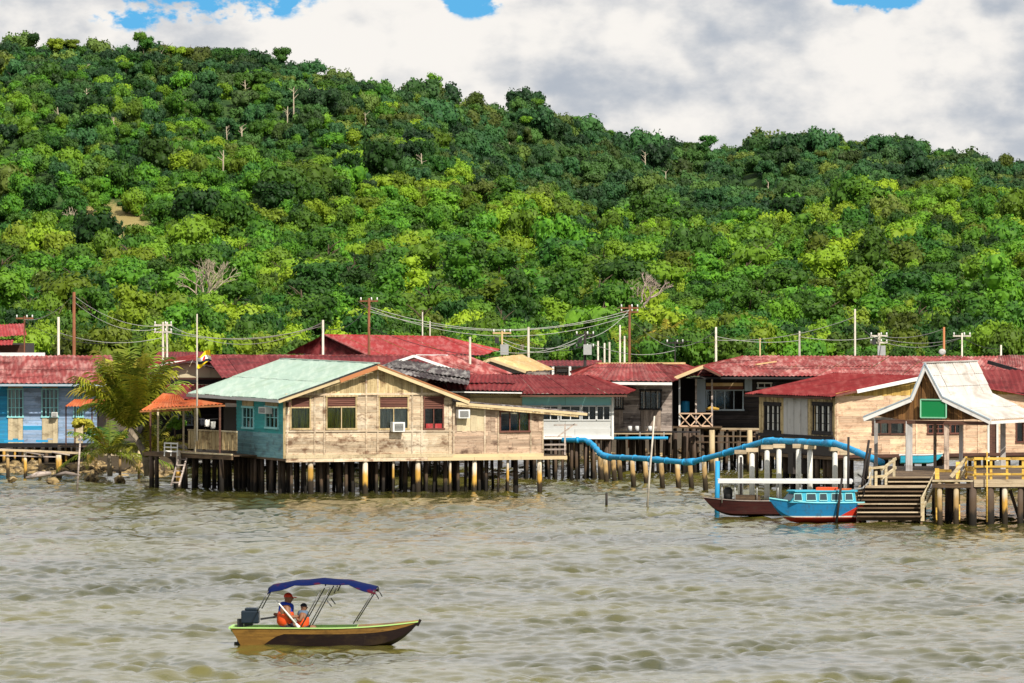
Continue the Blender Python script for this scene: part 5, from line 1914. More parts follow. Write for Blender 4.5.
    if brim:
        hatb.prism([T(fx + .05 * s * face, y - .075 * s, hz_ + .02 * s), T(fx + .20 * s * face, y - .045 * s, hz_ + .005 * s), T(fx + .20 * s * face, y + .045 * s, hz_ + .005 * s), T(fx + .05 * s * face, y + .075 * s, hz_ + .02 * s)], (0, 0, .018 * s))
    hatb.build('cap' if brim else 'hair', cap, root, smooth=True)
    return root


person('person steering, in red cap, blue shirt and orange life vest, seated beside the outboard motor', -1.0, 0.05, .40, 1.02, TB, M_cap, M_shirt, .10, (-.28, .16, .30), (.40, -.16, .26))
person('smaller dark haired person in orange life vest, seated in front of the one steering', -.50, -.02, .36, .76, TB, M_dcl, M_gcl, .02, (-.20, .14, .40), (-.22, -.16, .34), face=1, brim=False)
pd = thing('boat_pole', 'white pole slanting across the person in the red cap', 'pole', TB(-.9, -.24, .5))
tube(pd, 'shaft', [TB(-1.16, -.30, 1.10), TB(-.66, -.26, .50)], [.018, .026], M_white, 8)
MB().tube([TB(-.66, -.26, .50), TB(-.58, -.25, .40)], [.03, .05], 8).build('pole_end', M_white, pd)

# ------------------------------------------------------------------ long boat with flat white roof
LD = WD(514)
lx = (752 - 512) / F * LD
lb = thing('long_boat', 'long narrow dark red boat under a flat white roof, moored left of the blue boat', 'boat', (lx, LD, 0))


def TL(x, y, z): return Vector((lx - x, LD + y, z))


rows = hull_rows(3.7, 1.3, .52, -.08, .02, bow=.4, stern_w=.9, bow_rise=.12)
M_hred = wood('dark_red_hull', (0.055, 0.012, 0.010), (0.035, 0.008, 0.008), stain=.4, vary=.1, rough=.5)
hull(lb, rows, (M_hred, M_hred, M_greyw, M_deck), TL, rake=-.1, floor_z=.12, split=.5)
rz_ = zat(480.5, LD)
for k in range(6):
    x0 = 718 + k * 22.4
    bar(lb, 'roof_panel', W(x0 + .15, 480.3, LD + .2), W(x0 + 22.2, 480.3 + .1, LD + .2), 1.5, .09, M_offw)
bar(lb, 'roof_edge', W(718, 481.6, LD - .56), W(852, 482.2, LD - .56), .05, .12, M_offw)
for px in (722, 735, 757, 778, 800, 825, 846):
    for dy in (-.5, .5):
        tube(lb, 'roof_post', [W(px, 503, LD + dy + .1), W(px, 482, LD + dy + .1)], .022, M_metal, 6)
b = MB().tube([W(728, 500, LD), W(728, 490, LD), W(728, 487, LD)], [.16, .18, .1], 10)
tag(b.build('tyre_stack', M_dgrey, lb, smooth=True))
bar(lb, 'cargo_crate', W(735, 497, LD), W(760, 497.5, LD), .6, .18, M_deck)

# ------------------------------------------------------------------ blue boat with cabin
CD = WD(521)
cx = (816 - 512) / F * CD
cb = thing('cabin_boat', 'bright blue and red boat with low windowed turquoise cabin, moored beside the steps', 'boat', (cx, CD, 0))
cy = R(10)


def TC(x, y, z):
    # bow to the left
    c, s = math.cos(cy), math.sin(cy)
    return Vector((cx - x * c - y * s, CD + .7 - x * s + y * c, z))


rows = hull_rows(3.5, 1.45, .66, -.10, .10, bow=.42, stern_w=.88, bow_rise=.16, flare=.08)
M_cblu, t = base_mat('blue_and_red_hull')
pos = t.new('ShaderNodeNewGeometry').outputs['Position']
zz = t.new('ShaderNodeSeparateXYZ', {0: pos})
# painted scheme: red boot top, white line, a red flash sweeping up at the stern
line = t.math('ADD', zz.outputs[2], t.math('MULTIPLY', t.math('SUBTRACT', cx + .55, zz.outputs[0]), .0))
c = t.mix(t.ramp(zz.outputs[2], .13, .135), (0.42, 0.035, 0.015), (0.75, 0.72, 0.62))
c = t.mix(t.ramp(zz.outputs[2], .175, .18), c, (0.015, 0.19, 0.40))
fl = t.math('SUBTRACT', zz.outputs[0], t.math('MULTIPLY', t.math('SUBTRACT', .62, zz.outputs[2]), -1.1))
fl = t.math('SUBTRACT', zz.outputs[2], t.math('MULTIPLY', t.math('SUBTRACT', zz.outputs[0], cx + .62), .55))
c = t.mix(t.math('MULTIPLY', t.ramp(fl, .02, .0), t.ramp(zz.outputs[2], .18, .185)), c, (0.55, 0.035, 0.015))
c = t.mix(t.math('MULTIPLY', t.ramp(t.noise(t.vmath('MULTIPLY', pos, (1, 1, .5)), 5, 6, .7), .5, .7), .55), c, (.06, .07, .07))
finish(t, c, .55, bump=t.noise(pos, 3, 3, .5), bstr=.1)
M_ccy = paint('turquoise_cabin_paint', (0.035, 0.37, 0.50), rough=.6, dirt=.55, dark=(.10, .16, .18), scale=5)
hull(cb, rows, (M_cblu, M_cblu, M_ccy, M_deck), TC, rake=-.05, floor_z=.3, split=.5)
g = []
for r in rows:
    g.append([TC(r[0], -r[1] * .95, r[2] + .01), TC(r[0], 0, r[2] + .05), TC(r[0], r[1] * .95, r[2] + .01)])
MB().grid(g).build('deck', M_ccy, cb, fix=False)
# cabin: tapering box with window openings built as inset panes
cz0, cz1 = .68, 1.08
cab = MB()
bot = [TC(-1.45, -.56, cz0), TC(1.05, -.56, cz0), TC(1.3, 0, cz0), TC(1.05, .56, cz0), TC(-1.45, .56, cz0)]
top = [TC(-1.40, -.50, cz1), TC(.80, -.50, cz1), TC(1.0, 0, cz1), TC(.80, .50, cz1), TC(-1.40, .50, cz1)]
cab.grid([bot, top], closed=True)
cab.poly(top)
cabo = cab.build('cabin', M_ccy, cb)
M_cwin = paint('dark_boat_glass', (0.03, 0.05, 0.06), rough=.12, dirt=.05, spec=.6)
for (x0, x1) in ((.62, .93), (.08, .46), (-.34, -.04), (-.92, -.50), (-1.32, -1.02)):
    p = [TC(x0, -.562, cz0 + .08), TC(x1, -.562, cz0 + .08), TC(x1 - .02, -.515, cz1 - .06), TC(x0 + .02, -.515, cz1 - .06)]
    MB().prism(p, (0, -.012, 0)).build('window_pane', M_cwin, cabo)
    fb = MB()
    for i in range(4):
        fb.bar(p[i] - Vector((0, .015, 0)), p[(i + 1) % 4] - Vector((0, .015, 0)), .02, .03)
    fb.build('window_frame', M_cyanw, cabo)
for s in (-1, 1):
    p = [TC(1.06, s * .54, cz0 + .08), TC(1.28, s * .06, cz0 + .08), TC(1.02, s * .06, cz1 - .06), TC(.84, s * .46, cz1 - .06)]
    MB().prism(p, (-.015, -.01, 0)).build('windscreen', M_cwin, cabo)
# roof in two parts, orange behind
MB().prism([TC(-1.5, -.56, cz1 + .005), TC(.9, -.56, cz1 + .005), TC(1.1, 0, cz1 + .005), TC(.9, .56, cz1 + .005), TC(-1.5, .56, cz1 + .005)], (0, 0, .045)).build('cabin_roof', M_ccy, cb)
MB().box(TC(-.45, 0, cz1 + .10), (.75, .6, .10), -cy).build('roof_hatch', M_vest, cb)
MB().box(TC(-1.15, 0, cz1 + .075), (.4, .8, .05), -cy).build('roof_hatch', M_orar, cb)
rr = MB()
for s in (-1, 1):
    rr.tube([TC(r[0], s * r[1] * 1.0, r[2] + .02) for r in rows], .025, 6)
rr.build('rub_rail', M_cyanw, cb)
# stern frame of steel tubing with a curved arm
tube(cb, 'stern_frame', [TC(-1.55, -.55, .66), TC(-1.75, -.55, 1.0), TC(-1.80, -.55, 1.5), TC(-1.75, .5, 1.7)], .03, M_poled, 7)
tube(cb, 'stern_frame', [TC(-1.4, -.2, 1.13), TC(-1.75, -.3, 1.2), TC(-1.98, -.3, 1.42), TC(-2.05, -.3, 1.8)], .035, M_metal, 7)

# ------------------------------------------------------------------ stakes and posts in the water
def stake(label, pts, rs, mat, name='mooring_post', cat='post', n=8):
    root = thing(name, label, cat, Vector(pts[0]) * 1.0)
    tube(root, 'shaft', pts, rs, mat, n)
    return root


stake('turquoise post in the water at the end of the white roofed boat', [W(717, 520, WD(511)), W(717.5, 461, WD(511))], [.10, .09], M_pipe)
stake('thin black post in front of the white roofed boat', [W(741, 512, WD(503)), W(741, 457, WD(503))], [.05, .05], M_poled)
stake('black stake leaning in front of the red stern of the blue boat', [W(836, 526, WD(521)), W(842, 478, WD(521))], [.05, .045], M_poled)
stake('tall black stake between the blue boat and the steps, leftmost of two', [W(848, 505, 271), W(848.5, 437, 271)], [.05, .045], M_poled)
stake('slanting black stake rising left of the steps, its top highest', [W(860, 508, 270), W(863, 478, 270), W(869, 440, 270)], [.06, .05, .045], M_poled)
stake('short black stake crossing the slanting one beside the steps', [W(866, 478, 270.6), W(870.5, 448, 270.6)], [.05, .05], M_poled)
stake('tall thin bamboo stake standing alone in open water, pale above and dark below', [W(647, 512, WD(505)), W(650, 470, WD(505)), W(654.5, 416, WD(505))], [.045, .04, .03], M_polew, 'bamboo_stake', 'stake')
stake('stub of a black stake alone in the water left of the bamboo stake', [W(606.5, 508, WD(503)), W(606.5, 493, WD(503))], [.05, .05], M_poled, 'bamboo_stake', 'stake')
stake('thin grey pole leaning in the water in front of the left walkway', [W(77, 492, WD(487)), W(80.5, 436, WD(487))], [.045, .035], M_greyw, 'bamboo_stake', 'stake')
stake('thick yellowish post at the waterline below the left walkway', [W(59, 482, WD(477)), W(58.5, 455, WD(477))], [.13, .12], M_pilec)

# dark shape of a beached turquoise boat under the pavilion
ub = thing('rowing_boat', 'small turquoise boat drawn up under the pink house behind the pavilion posts', 'boat', xyz(V2(918, 292), 1.45))
ux = (918 - 512) / F * 292
rows = hull_rows(1.7, .7, 1.86, 1.50, 1.56, bow=.4, stern_w=.8, bow_rise=.05, n=12)
hull(ub, rows, (M_ccy, M_ccy, M_white, M_deck), lambda x, y, z: Vector((ux + x, 289.5 + y, z)), floor_z=1.58)

# ------------------------------------------------------------------ flag
fg = thing('flag', 'yellow flag with white and black diagonal bands on a white pole beside the green roof', 'flag', xyz(V2(197, 303.5), 1.45))
tube(fg, 'flagpole', [W(197, 441, 303.5), W(197, 314, 303.5)], [.045, .03], M_polew, 7)
m_fl, t = base_mat('flag_cloth')
uv = t.new('ShaderNodeTexCoord').outputs['UV']
s_ = t.new('ShaderNodeSeparateXYZ', {0: uv})
dg = t.math('ADD', s_.outputs[1], t.math('MULTIPLY', s_.outputs[0], .55))
inw = t.math('MULTIPLY', t.math('GREATER_THAN', dg, .66), t.math('LESS_THAN', dg, .98))
inb = t.math('MULTIPLY', t.math('GREATER_THAN', dg, .42), t.math('LESS_THAN', dg, .66))
c = t.mix(inw, (0.80, 0.55, 0.01), (0.78, 0.78, 0.75))
c = t.mix(inb, c, (0.02, 0.02, 0.02))
rd = t.vmath('LENGTH', t.vmath('MULTIPLY', t.vmath('SUBTRACT', uv, (.5, .5, 0)), (1, .7, 0)))
c = t.mix(t.math('LESS_THAN', rd, .11), c, (0.55, 0.02, 0.02))
finish(t, c, .8)
g = []
for i in range(13):
    u = i / 12
    g.append([W(197.2 + 14.5 * u * (1 - .12 * j / 5), 368.5 - 8 * u + j / 5 * (2.0 - 13.5) + 1.2 * math.sin(u * 7), 303.4 + .12 * math.sin(u * 9 + j * .5)) for j in range(6)])
fo = MB().grid(g).build('cloth', m_fl, fg, smooth=True, fix=False)
uvl = fo.data.uv_layers.new(name='UVMap')
for poly in fo.data.polygons:
    for li in poly.loop_indices:
        vi = fo.data.loops[li].vertex_index
        uvl.data[li].uv = ((vi // 6) / 12, (vi % 6) / 5)

# ------------------------------------------------------------------ chairs, laundry on the terrace
ch = thing('bench', 'white slatted bench on the left end of the orange roofed terrace', 'bench', W(171, 455, 306))
for py in (443, 447, 451):
    bar(ch, 'slat', W(164, py, 305.6), W(178, py + .6, 305.6), .04, .06, M_white)
for px in (164.5, 171, 177.5):
    bar(ch, 'leg', W(px, 456, 305.7), W(px, 442.5, 305.7), .05, .05, M_white)
for i, (px, py, mt, lb_) in enumerate(((207, 423, M_white, 'white shirt hung up in the shade of the terrace'), (213, 425, M_curtw, 'pale towel hung beside the white shirt on the terrace'), (202, 422, M_dcl, 'dark garment hung left of the white shirt on the terrace'))):
    g = []
    for a in range(6):
        g.append([W(px - 2.6 + a * 1.0, py - 3.5 + b_ * 2.4, 306.6 + .05 * math.sin(a * 2.1 + b_)) for b_ in range(4)])
    o = MB().grid(g).build('hanging_cloth', mt, None, smooth=True, fix=False)
    sm = o.modifiers.new('thick', 'SOLIDIFY')
    sm.thickness = .012
    tag(o, lb_, 'laundry')
cl = tube(None, 'clothes_line', [W(186, 419, 306.6), W(205, 419.6, 306.6), W(222, 418.6, 306.6)], .012, M_wired, 5)
tag(cl, 'thin dark line carrying laundry across the terrace', 'clothesline')

# ================================================================== POLES AND WIRES
random.seed(2)


def pole(px, yt, D, mat, label, r=.07, arm=None, gear=False, lean=0.0, name='utility_pole'):
    z0_ = float(ground_z((px - 512) / F * D, D)) if D > 352 else -0.5
    top_ = W(px, yt, D)
    root = thing(name, label, 'pole', (top_.x, top_.y, z0_))
    tube(root, 'shaft', [(top_.x - lean, top_.y, z0_), top_], [r * .95, r * .65], mat, 8)
    if arm:
        for dz_ in arm:
            bar(root, 'crossarm', top_ + Vector((-.45, .05, -dz_)), top_ + Vector((.45, .05, -dz_)), .07, .08, mat)
            for q in (-.4, 0.12, .4):
                tube(root, 'insulator', [top_ + Vector((q, .05, -dz_ + .04)), top_ + Vector((q, .05, -dz_ + .18))], [.04, .03], M_ac, 6)
    if gear:
        MB().box(top_ + Vector((.12, -.18, -.9)), (.4, .3, .5)).build('transformer', M_metal, root)
        MB().box(top_ + Vector((-.25, -.1, -.45)), (.2, .2, .3)).build('junction_box', M_dgrey, root)
    return top_


P = {}
PL = [
    ('a', 24.5, 316, 372, M_poleb, 'short brown pole beside the bright red roof at the left edge', .06, (.12,), False),
    ('b', 58.5, 317, 352, M_polew, 'white pole left of the tall brown pole above the blue house roof', .09, None, False),
    ('c', 74, 292, 352, M_poleb, 'tall brown pole above the blue house roof', .11, None, False),
    ('d', 163, 322, 358, M_polew, 'left one of a close pair of poles right of the palm top', .08, (.15, .5), False),
    ('e', 167, 322, 359, M_polew, 'right one of the close pair of poles right of the palm top', .08, None, False),
    ('g', 323, 320, 345, M_polew, 'white pole standing before the dark hip of the bright red roof', .08, None, False),
    ('h', 369, 298, 355, M_poleb, 'tall brown pole rising from the bright red hipped roof', .09, (.15,), False),
    ('i', 422.5, 312, 385, M_polew, 'thin pale pole behind the right part of the bright red roof, taller of two', .05, None, False),
    ('j', 430, 321, 385, M_polew, 'thin pale pole behind the right part of the bright red roof, shorter of two', .05, None, False),
    ('k', 470, 337, 331, M_polew, 'white pole standing at the tip of the pinkish roof left of the tan roof', .08, None, False),
    ('l', 502, 331, 350, M_tanr, 'tan pole with dark street light on top above the tan roof', .07, (.1,), True),
    ('m', 528.5, 327, 345, M_polew, 'white pole rising from the right side of the tan roof', .08, None, False),
    ('n', 585, 331, 350, M_poled, 'black pole carrying grey transformer boxes between the red roofs', .10, (.2, .8), True),
    ('o', 629.5, 305, 358, M_poleb, 'tall brown pole rising behind the ridge of the grey plank house', .09, (.15, .35), False),
    ('p', 716, 327, 365, M_polew, 'white pole beyond the left end of the widest roof', .08, None, False),
    ('q', 760, 338, 370, M_tanr, 'short thin tan pole above the widest roof, left of the others', .05, None, False),
    ('r', 799.5, 331, 365, M_polew, 'white pole above the middle of the widest roof', .07, None, False),
    ('s', 855, 309, 360, M_polew, 'tallest pole above the right half of the widest roof', .07, None, False),
    ('t', 879, 333, 372, M_polew, 'thick pale pole with crossarm above the widest roof', .10, (.15, .5), True),
    ('u', 944, 327, 345, M_oran, 'orange pole rising right behind the white pavilion ridge', .08, None, False),
    ('v', 962, 333, 362, M_polew, 'pale pole just right of the orange pole', .06, (.15,), False),
    ('w', 1001, 345, 362, M_polew, 'short pale pole near the right edge above the roofs', .07, None, False),
    ('x', 675, 341, 372, M_poled, 'short dark pole by the far palms', .05, (.1,), False),
]
for k_, px, yt, D, mt, lb_, r, arm, gear in PL:
    P[k_] = pole(px, yt, D, mt, lb_, r, arm, gear)
for i, (px, yt) in enumerate(((598, 341), (604.5, 343), (609.5, 342), (620, 325), (624.5, 336))):
    pole(px, yt, 376, M_polew, ('thin white post, leftmost of the row behind the grey plank house roof', 'second thin white post from the left behind the grey plank house roof', 'thin white post, third from the left behind the grey plank house roof',
                           'tallest of the thin white posts, left of the tall brown pole', 'thin white post right against the tall brown pole')[i], .07, name='white_post')
# satellite dish on the orange pole
dishp = W(942, 352, 344.8)
g = []
for i in range(4):
    a = i / 3 * .17
    g.append([dishp + Vector((math.cos(t_ / 12 * 6.283) * a, -.12 + a * a * 1.2 - .1, math.sin(t_ / 12 * 6.283) * a * .9)) for t_ in range(12)])
ds = MB().grid(g, closed=True).build('satellite_dish', M_plast, None, smooth=True)
sd_ = ds.modifiers.new('thick', 'SOLIDIFY')
sd_.thickness = .02
tag(ds, 'small grey satellite dish above the pavilion ridge', 'satellite dish')
MB().tube([dishp + Vector((0, -.1, 0)), dishp + Vector((0, .1, -.05)), dishp + Vector((.0, .1, -.5))], .02, 6).build('dish_arm', M_poled, ds)

WI = [('a', 'c', 4, 8), ('c', 'd', 4, 10), ('c', 'd', 10, 13), ('a', 'd', 6, 20), ('e', 'g', 6, 14), ('e', 'g', 2, 22), ('d', 'g', 10, 10), ('g', 'h', 8, 10), ('h', 'o', 9, 22), ('h', 'o', 11, 25), ('h', 'o', 14, 19),
      ('h', 'm', 30, 10), ('k', 'n', 6, 14), ('l', 'n', 8, 10), ('l', 'n', 11, 13), ('m', 'n', 14, 8), ('n', 'o', 8, 6), ('n', 'x', 10, 9), ('o', 'x', 12, 6), ('o', 'p', 16, 8), ('x', 'p', 6, 5), ('p', 'r', 10, 4), ('p', 's', 14, 8),
      ('r', 's', 6, 4), ('s', 't', 12, 3), ('t', 'v', 5, 6), ('t', 'v', 8, 9), ('v', 'w', 4, 4), ('t', 'u', 3, 5), ('b', 'd', 16, 8), ('r', 't', 6, 4)]
for i, (p, q, dy, sag) in enumerate(WI):
    A_, B_ = P[p].copy(), P[q].copy()
    A_.z -= dy / 21
    B_.z -= dy / 21 * (1 if i % 2 else .6)
    pts = []
    for k in range(15):
        u = k / 14
        v = A_.lerp(B_, u)
        v.z -= sag / 21 * 4 * u * (1 - u)
        pts.append(v)
    dk_ = i % 4 == 3
    SN = {'a': 'leftmost short pole', 'b': 'second white pole', 'c': 'blue house brown pole', 'd': 'paired poles', 'e': 'paired poles', 'g': 'dark hip pole', 'h': 'bright roof brown pole', 'k': 'pinkish roof pole', 'l': 'street light pole',
          'm': 'tan roof white pole', 'n': 'transformer pole', 'o': 'middle tall brown pole', 'x': 'dark pole by palms', 'p': 'widest roof left pole', 'r': 'widest roof middle pole', 's': 'tallest right pole', 't': 'thick right pole',
          'u': 'orange pole', 'v': 'pale pole beside orange', 'w': 'right edge pole'}
    o = MB().tube(pts, .014, 4, cap=False).build('power_line', M_wired if dk_ else M_wire, None, fix=False)
    same = [w_ for w_ in WI if w_[:2] == (p, q)]
    rank = ['', ' upper', ' middle', ' lower'][0 if len(same) == 1 else (1 if same.index(WI[i]) == 0 else 3 if same.index(WI[i]) == len(same) - 1 else 2)]
    tag(o, ('dark' if dk_ else 'pale') + rank + ' cable from ' + SN[p] + ' to ' + SN[q], 'cable', 'cables strung between the poles')

# ================================================================== VEGETATION
M_leafA = leafy('broad_leaves', (0.035, 0.12, 0.008), (0.085, 0.215, 0.012), (0.15, 0.25, 0.012), yellow=(0.21, 0.29, 0.012))
M_leafD = leafy('dark_leaves', (0.014, 0.062, 0.008), (0.035, 0.115, 0.012), (0.07, 0.155, 0.012), yellow=(0.15, 0.19, 0.012))
M_leafF = leafy('haze_tinted_leaves', (0.018, 0.062, 0.020), (0.035, 0.105, 0.026), (0.06, 0.13, 0.02), yellow=(0.12, 0.15, 0.02))  # blue tint puts the haze of distance into the leaf colour
M_bark = wood('pale_bark', (0.34, 0.28, 0.20), (0.20, 0.16, 0.11), grain='v', stain=.4, vary=.4)
M_barkd = wood('brown_bark', (0.12, 0.08, 0.05), (0.06, 0.045, 0.03), grain='v', stain=.4, vary=.4)

icd = bmesh.new()
bmesh.ops.create_icosphere(icd, subdivisions=2, radius=1)
iv2 = np.array([v.co[:] for v in icd.verts])
if2 = np.array([[v.index for v in f.verts] for f in icd.faces])
icd.free()


def crown_mesh(name, seed, mat, nl=12, hx=1.0, hz=.62, flat=0.0, leaf=.068, per=85, lr=(.24, .42), cone=0.0, ragged=.16):
    """unit crown: lobes of foliage, each a dense core wrapped in many small leaf clumps"""
    rng = np.random.default_rng(seed)
    V, Fc = [], []
    nb = 0
    cs, rs = [], []
    for i in range(nl):
        for _ in range(30):
            p = rng.uniform(-1, 1, 3)
            if np.dot(p, p) < 1: break
        p = p * np.array([.72, .72, .6])
        if i < 3: p[2] = abs(p[2]) * .6 + .2
        r = rng.uniform(*lr)
        if flat: p[2] = p[2] * (1 - flat)
        p = p * np.array([hx, hx, hz])
        if cone: p[:2] *= 1 - cone * (p[2] / hz + .6) / 1.6
        cs.append(p)
        rs.append(r)
    quads = []
    for c_, r in zip(cs, rs):
        disp = 1 + rng.uniform(-.14, .14, len(iv2))
        vv = iv2 * (r * .80 * disp)[:, None] * np.array([1, 1, .8]) + c_
        V.append(vv)
        Fc += (if2 + nb).tolist()
        nb += len(vv)
        d = rng.normal(size=(per, 3))
        d[:, 2] = d[:, 2] * .8 + .15
        d /= np.linalg.norm(d, axis=1)[:, None]
        ctr = c_ + d * (r * rng.uniform(.80, 1.0 + ragged, per))[:, None] * np.array([1, 1, .82])
        nn = d + rng.normal(size=(per, 3)) * .55 + np.array([0, 0, .35])
        nn /= np.linalg.norm(nn, axis=1)[:, None]
        t1 = np.cross(nn, rng.normal(size=(per, 3)))
        t1 /= np.linalg.norm(t1, axis=1)[:, None]
        t2 = np.cross(nn, t1)
        sz = leaf * rng.uniform(.55, 1.35, per)
        a = t1 * sz[:, None]
        b_ = t2 * (sz * rng.uniform(.5, .95, per))[:, None]
        q = np.stack([ctr - a, ctr - b_, ctr + a, ctr + b_], 1).reshape(-1, 3)
        V.append(q)
        idx = np.arange(per * 4).reshape(per, 4) + nb
        Fc += idx.tolist()
        nb += per * 4
    V = np.concatenate(V)
    V[:, 2] -= V[:, 2].min() * .0
    V[:, 2] += hz * .62 + .18
    me = bpy.data.meshes.new(name)
    me.from_pydata(V.tolist(), [], Fc)
    me.materials.append(mat)
    return me


CR = []
for i in range(3): CR.append(crown_mesh('round_crown', 10 + i, M_leafA, nl=(19, 15, 12)[i], hz=(.55, .75, .9)[i], hx=(1.1, .95, .85)[i], ragged=(.16, .3, .22)[i]))
for i in range(2): CR.append(crown_mesh('dark_crown', 20 + i, M_leafD, nl=(18, 12)[i], hz=(.7, .95)[i], ragged=.28))
CR.append(crown_mesh('tall_crown', 30, M_leafA, nl=14, hx=.7, hz=1.35, ragged=.3))
CR.append(crown_mesh('flat_crown', 31, M_leafD, nl=12, hx=1.05, hz=.36, lr=(.24, .36)))
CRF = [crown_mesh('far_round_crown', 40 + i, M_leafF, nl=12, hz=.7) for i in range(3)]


def trunk_mesh(name, seed, mat, h=1.0, r=.05, limbs=4):
    rr = random.Random(seed)
    b = MB()
    b.tube([(0, 0, -.3), (rr.uniform(-.02, .02), 0, h * .4), (rr.uniform(-.05, .05), rr.uniform(-.03, .03), h * .8), (rr.uniform(-.05, .05), 0, h)], [r * 1.3, r, r * .7, r * .4], 7)
    for k in range(limbs):
        a = rr.uniform(0, 6.28)
        z = h * rr.uniform(.5, .85)
        l = rr.uniform(.35, .6) * h
        b.tube([(0, 0, z), (math.cos(a) * l * .5, math.sin(a) * l * .5, z + l * .35), (math.cos(a) * l, math.sin(a) * l, z + l * .6)], [r * .5, r * .35, r * .15], 5)
    me = bpy.data.meshes.new(name)
    me.from_pydata(b.v, [], b.f)
    me.materials.append(mat)
    me.polygons.foreach_set('use_smooth', [True] * len(me.polygons))
    return me


TRK = [trunk_mesh('trunk', 50 + i, M_barkd) for i in range(3)]

TRKP = trunk_mesh('pale_trunk', 77, M_bark, r=.035)

zones = [(0, 'behind the blue house roof'), (120, 'behind the terrace palm'), (215, 'left of the bright red roof'), (310, 'behind the bright red roof'), (450, 'behind the tan roof'), (555, 'behind the grey plank house'),
         (700, 'beyond the widest roof left half'), (800, 'beyond the widest roof right half'), (925, 'beyond the white pavilion')]
kinds = ['round green tree', 'round green tree', 'round green tree', 'dark green domed tree', 'dark green domed tree', 'tall oval green tree', 'flat topped dark tree']


def zone(px):
    s = zones[0][1]
    for a, b_ in zones:
        if px >= a: s = b_
    return s


first = {}


def tree(X, D, rad, k, label, group, hz=None, name='broadleaf_tree', crowns=CR, trunkh=None, z=None, cl=.55, tm=None):
    gz_ = float(ground_z(X, D)) if z is None else z
    root = thing(name, label, 'tree', (X, D, gz_), group)
    c = link('crown', crowns[k], None, root)
    sz = rad * random.uniform(.85, 1.15)
    c.scale = (rad, rad, sz)
    c.rotation_euler = (0, 0, random.uniform(0, 6.28))
    hgt = trunkh if trunkh else rad * .55
    c.location = (0, 0, hgt - rad * .45)
    tk = link('trunk', tm or random.choice(TRK), None, root)
    th_ = hgt + rad * cl
    tk.scale = (rad * .85, rad * .85, th_)
    tk.rotation_euler = (0, 0, random.uniform(0, 6.28))
    return root


random.seed(11)
rowsD = [(655, 'front row'), (735, 'front row'), (830, 'second row'), (940, 'second row'), (1080, 'rear row'), (1240, 'rear row')]
cnt = 0
for D0, rn in rowsD:
    half = 540 / F * D0
    step = {655: 4.3, 735: 4.6, 830: 5.0, 940: 5.4, 1080: 6.0, 1240: 6.6}[D0]
    x = -half - random.uniform(0, 2)
    while x < half:
        D = D0 + random.uniform(-38, 38)
        xx = x + random.uniform(-.9, .9)
        rad = step * random.uniform(.46, .82)
        k = random.choice([0, 1, 2, 0, 1, 2, 3, 4, 5, 6])
        px = 512 + F * xx / D
        tree(xx, D, rad, k, f'{kinds[k]} in {rn} {zone(px)}', 'trees of the belt between village and hill')
        cnt += 1
        x += step * random.uniform(.8, 1.15)
print('belt trees', cnt)

# the forest on the hill: past 300 of a kind, one object
rng = np.random.default_rng(12)
pts, scl, rot, var = [], [], [], []


def addp(X, D, rad, v, dz=0.0):
    pts.append((X, D, float(ground_z(X, D)) - rad * .2 + dz + rng.uniform(-.6, 1.3) * (D > 1380)))
    scl.append((rad, rad, rad * rng.uniform(.95, 1.55) * (.6 if v == 5 else 1)))
    rot.append(rng.uniform(0, 6.28))
    var.append(v)


bare = BARE
gD, gX = [], []
D = 1380.0
while D < 2230:
    sp = 6.1 if D < 1600 else 5.2 if D < 1790 else 6.6
    half = (760 if D < 1760 else 640) / F * D
    x = -half
    while x < half:
        gX.append(x + rng.uniform(-.45, .45) * sp)
        gD.append(D + rng.uniform(-.45, .45) * sp)
        x += sp
    D += sp * .95
gX = np.array(gX)
gD = np.array(gD)
pxs = 512 + F * gX / gD
kk = np.clip((pxs - 360) / 260, 0, 1)
kk = kk * kk * (3 - 2 * kk)
K4 = 1770 + 400 * kk
gzs = ground_z(gX, gD)
scr = YH - (gzs - H) * F / gD
keep = gD < K4 + 25
for X, D, px, keepit, k4 in zip(gX, gD, pxs, keep, K4):
    if not keepit: continue
    # bare slip stays open
    if ((X - bare.x) / 9) ** 2 + ((D - bare.y) / 30) ** 2 < 1 and rng.random() < .66: continue
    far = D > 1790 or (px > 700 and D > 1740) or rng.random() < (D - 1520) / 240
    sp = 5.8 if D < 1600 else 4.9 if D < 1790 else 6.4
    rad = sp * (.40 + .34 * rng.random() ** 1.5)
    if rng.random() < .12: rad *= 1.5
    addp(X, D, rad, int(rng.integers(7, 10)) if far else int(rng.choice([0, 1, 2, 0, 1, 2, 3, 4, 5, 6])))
# undergrowth among the belt trees
for i in range(2100):
    D = 540 + 860 * rng.uniform(0, 1) ** 1.5
    X = rng.uniform(-760, 760) / F * D
    addp(X, D, rng.uniform(1.1, 2.3), int(rng.integers(0, 5)), -.2)
for i in range(2300):
    px = rng.uniform(-40, 1064)
    k_ = float(np.clip((px - 360) / 260, 0, 1)) ** 1.0
    D = rng.uniform(1400, 1780 + 400 * k_)
    X = (px - 512) / F * D
    if ((X - bare.x) / 8) ** 2 + ((D - bare.y) / 21) ** 2 < 1 and rng.random() < .45: continue
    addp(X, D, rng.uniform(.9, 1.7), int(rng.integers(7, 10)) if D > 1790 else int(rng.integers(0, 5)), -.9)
print('forest', len(pts))

srcs = []
allc = CR + CRF
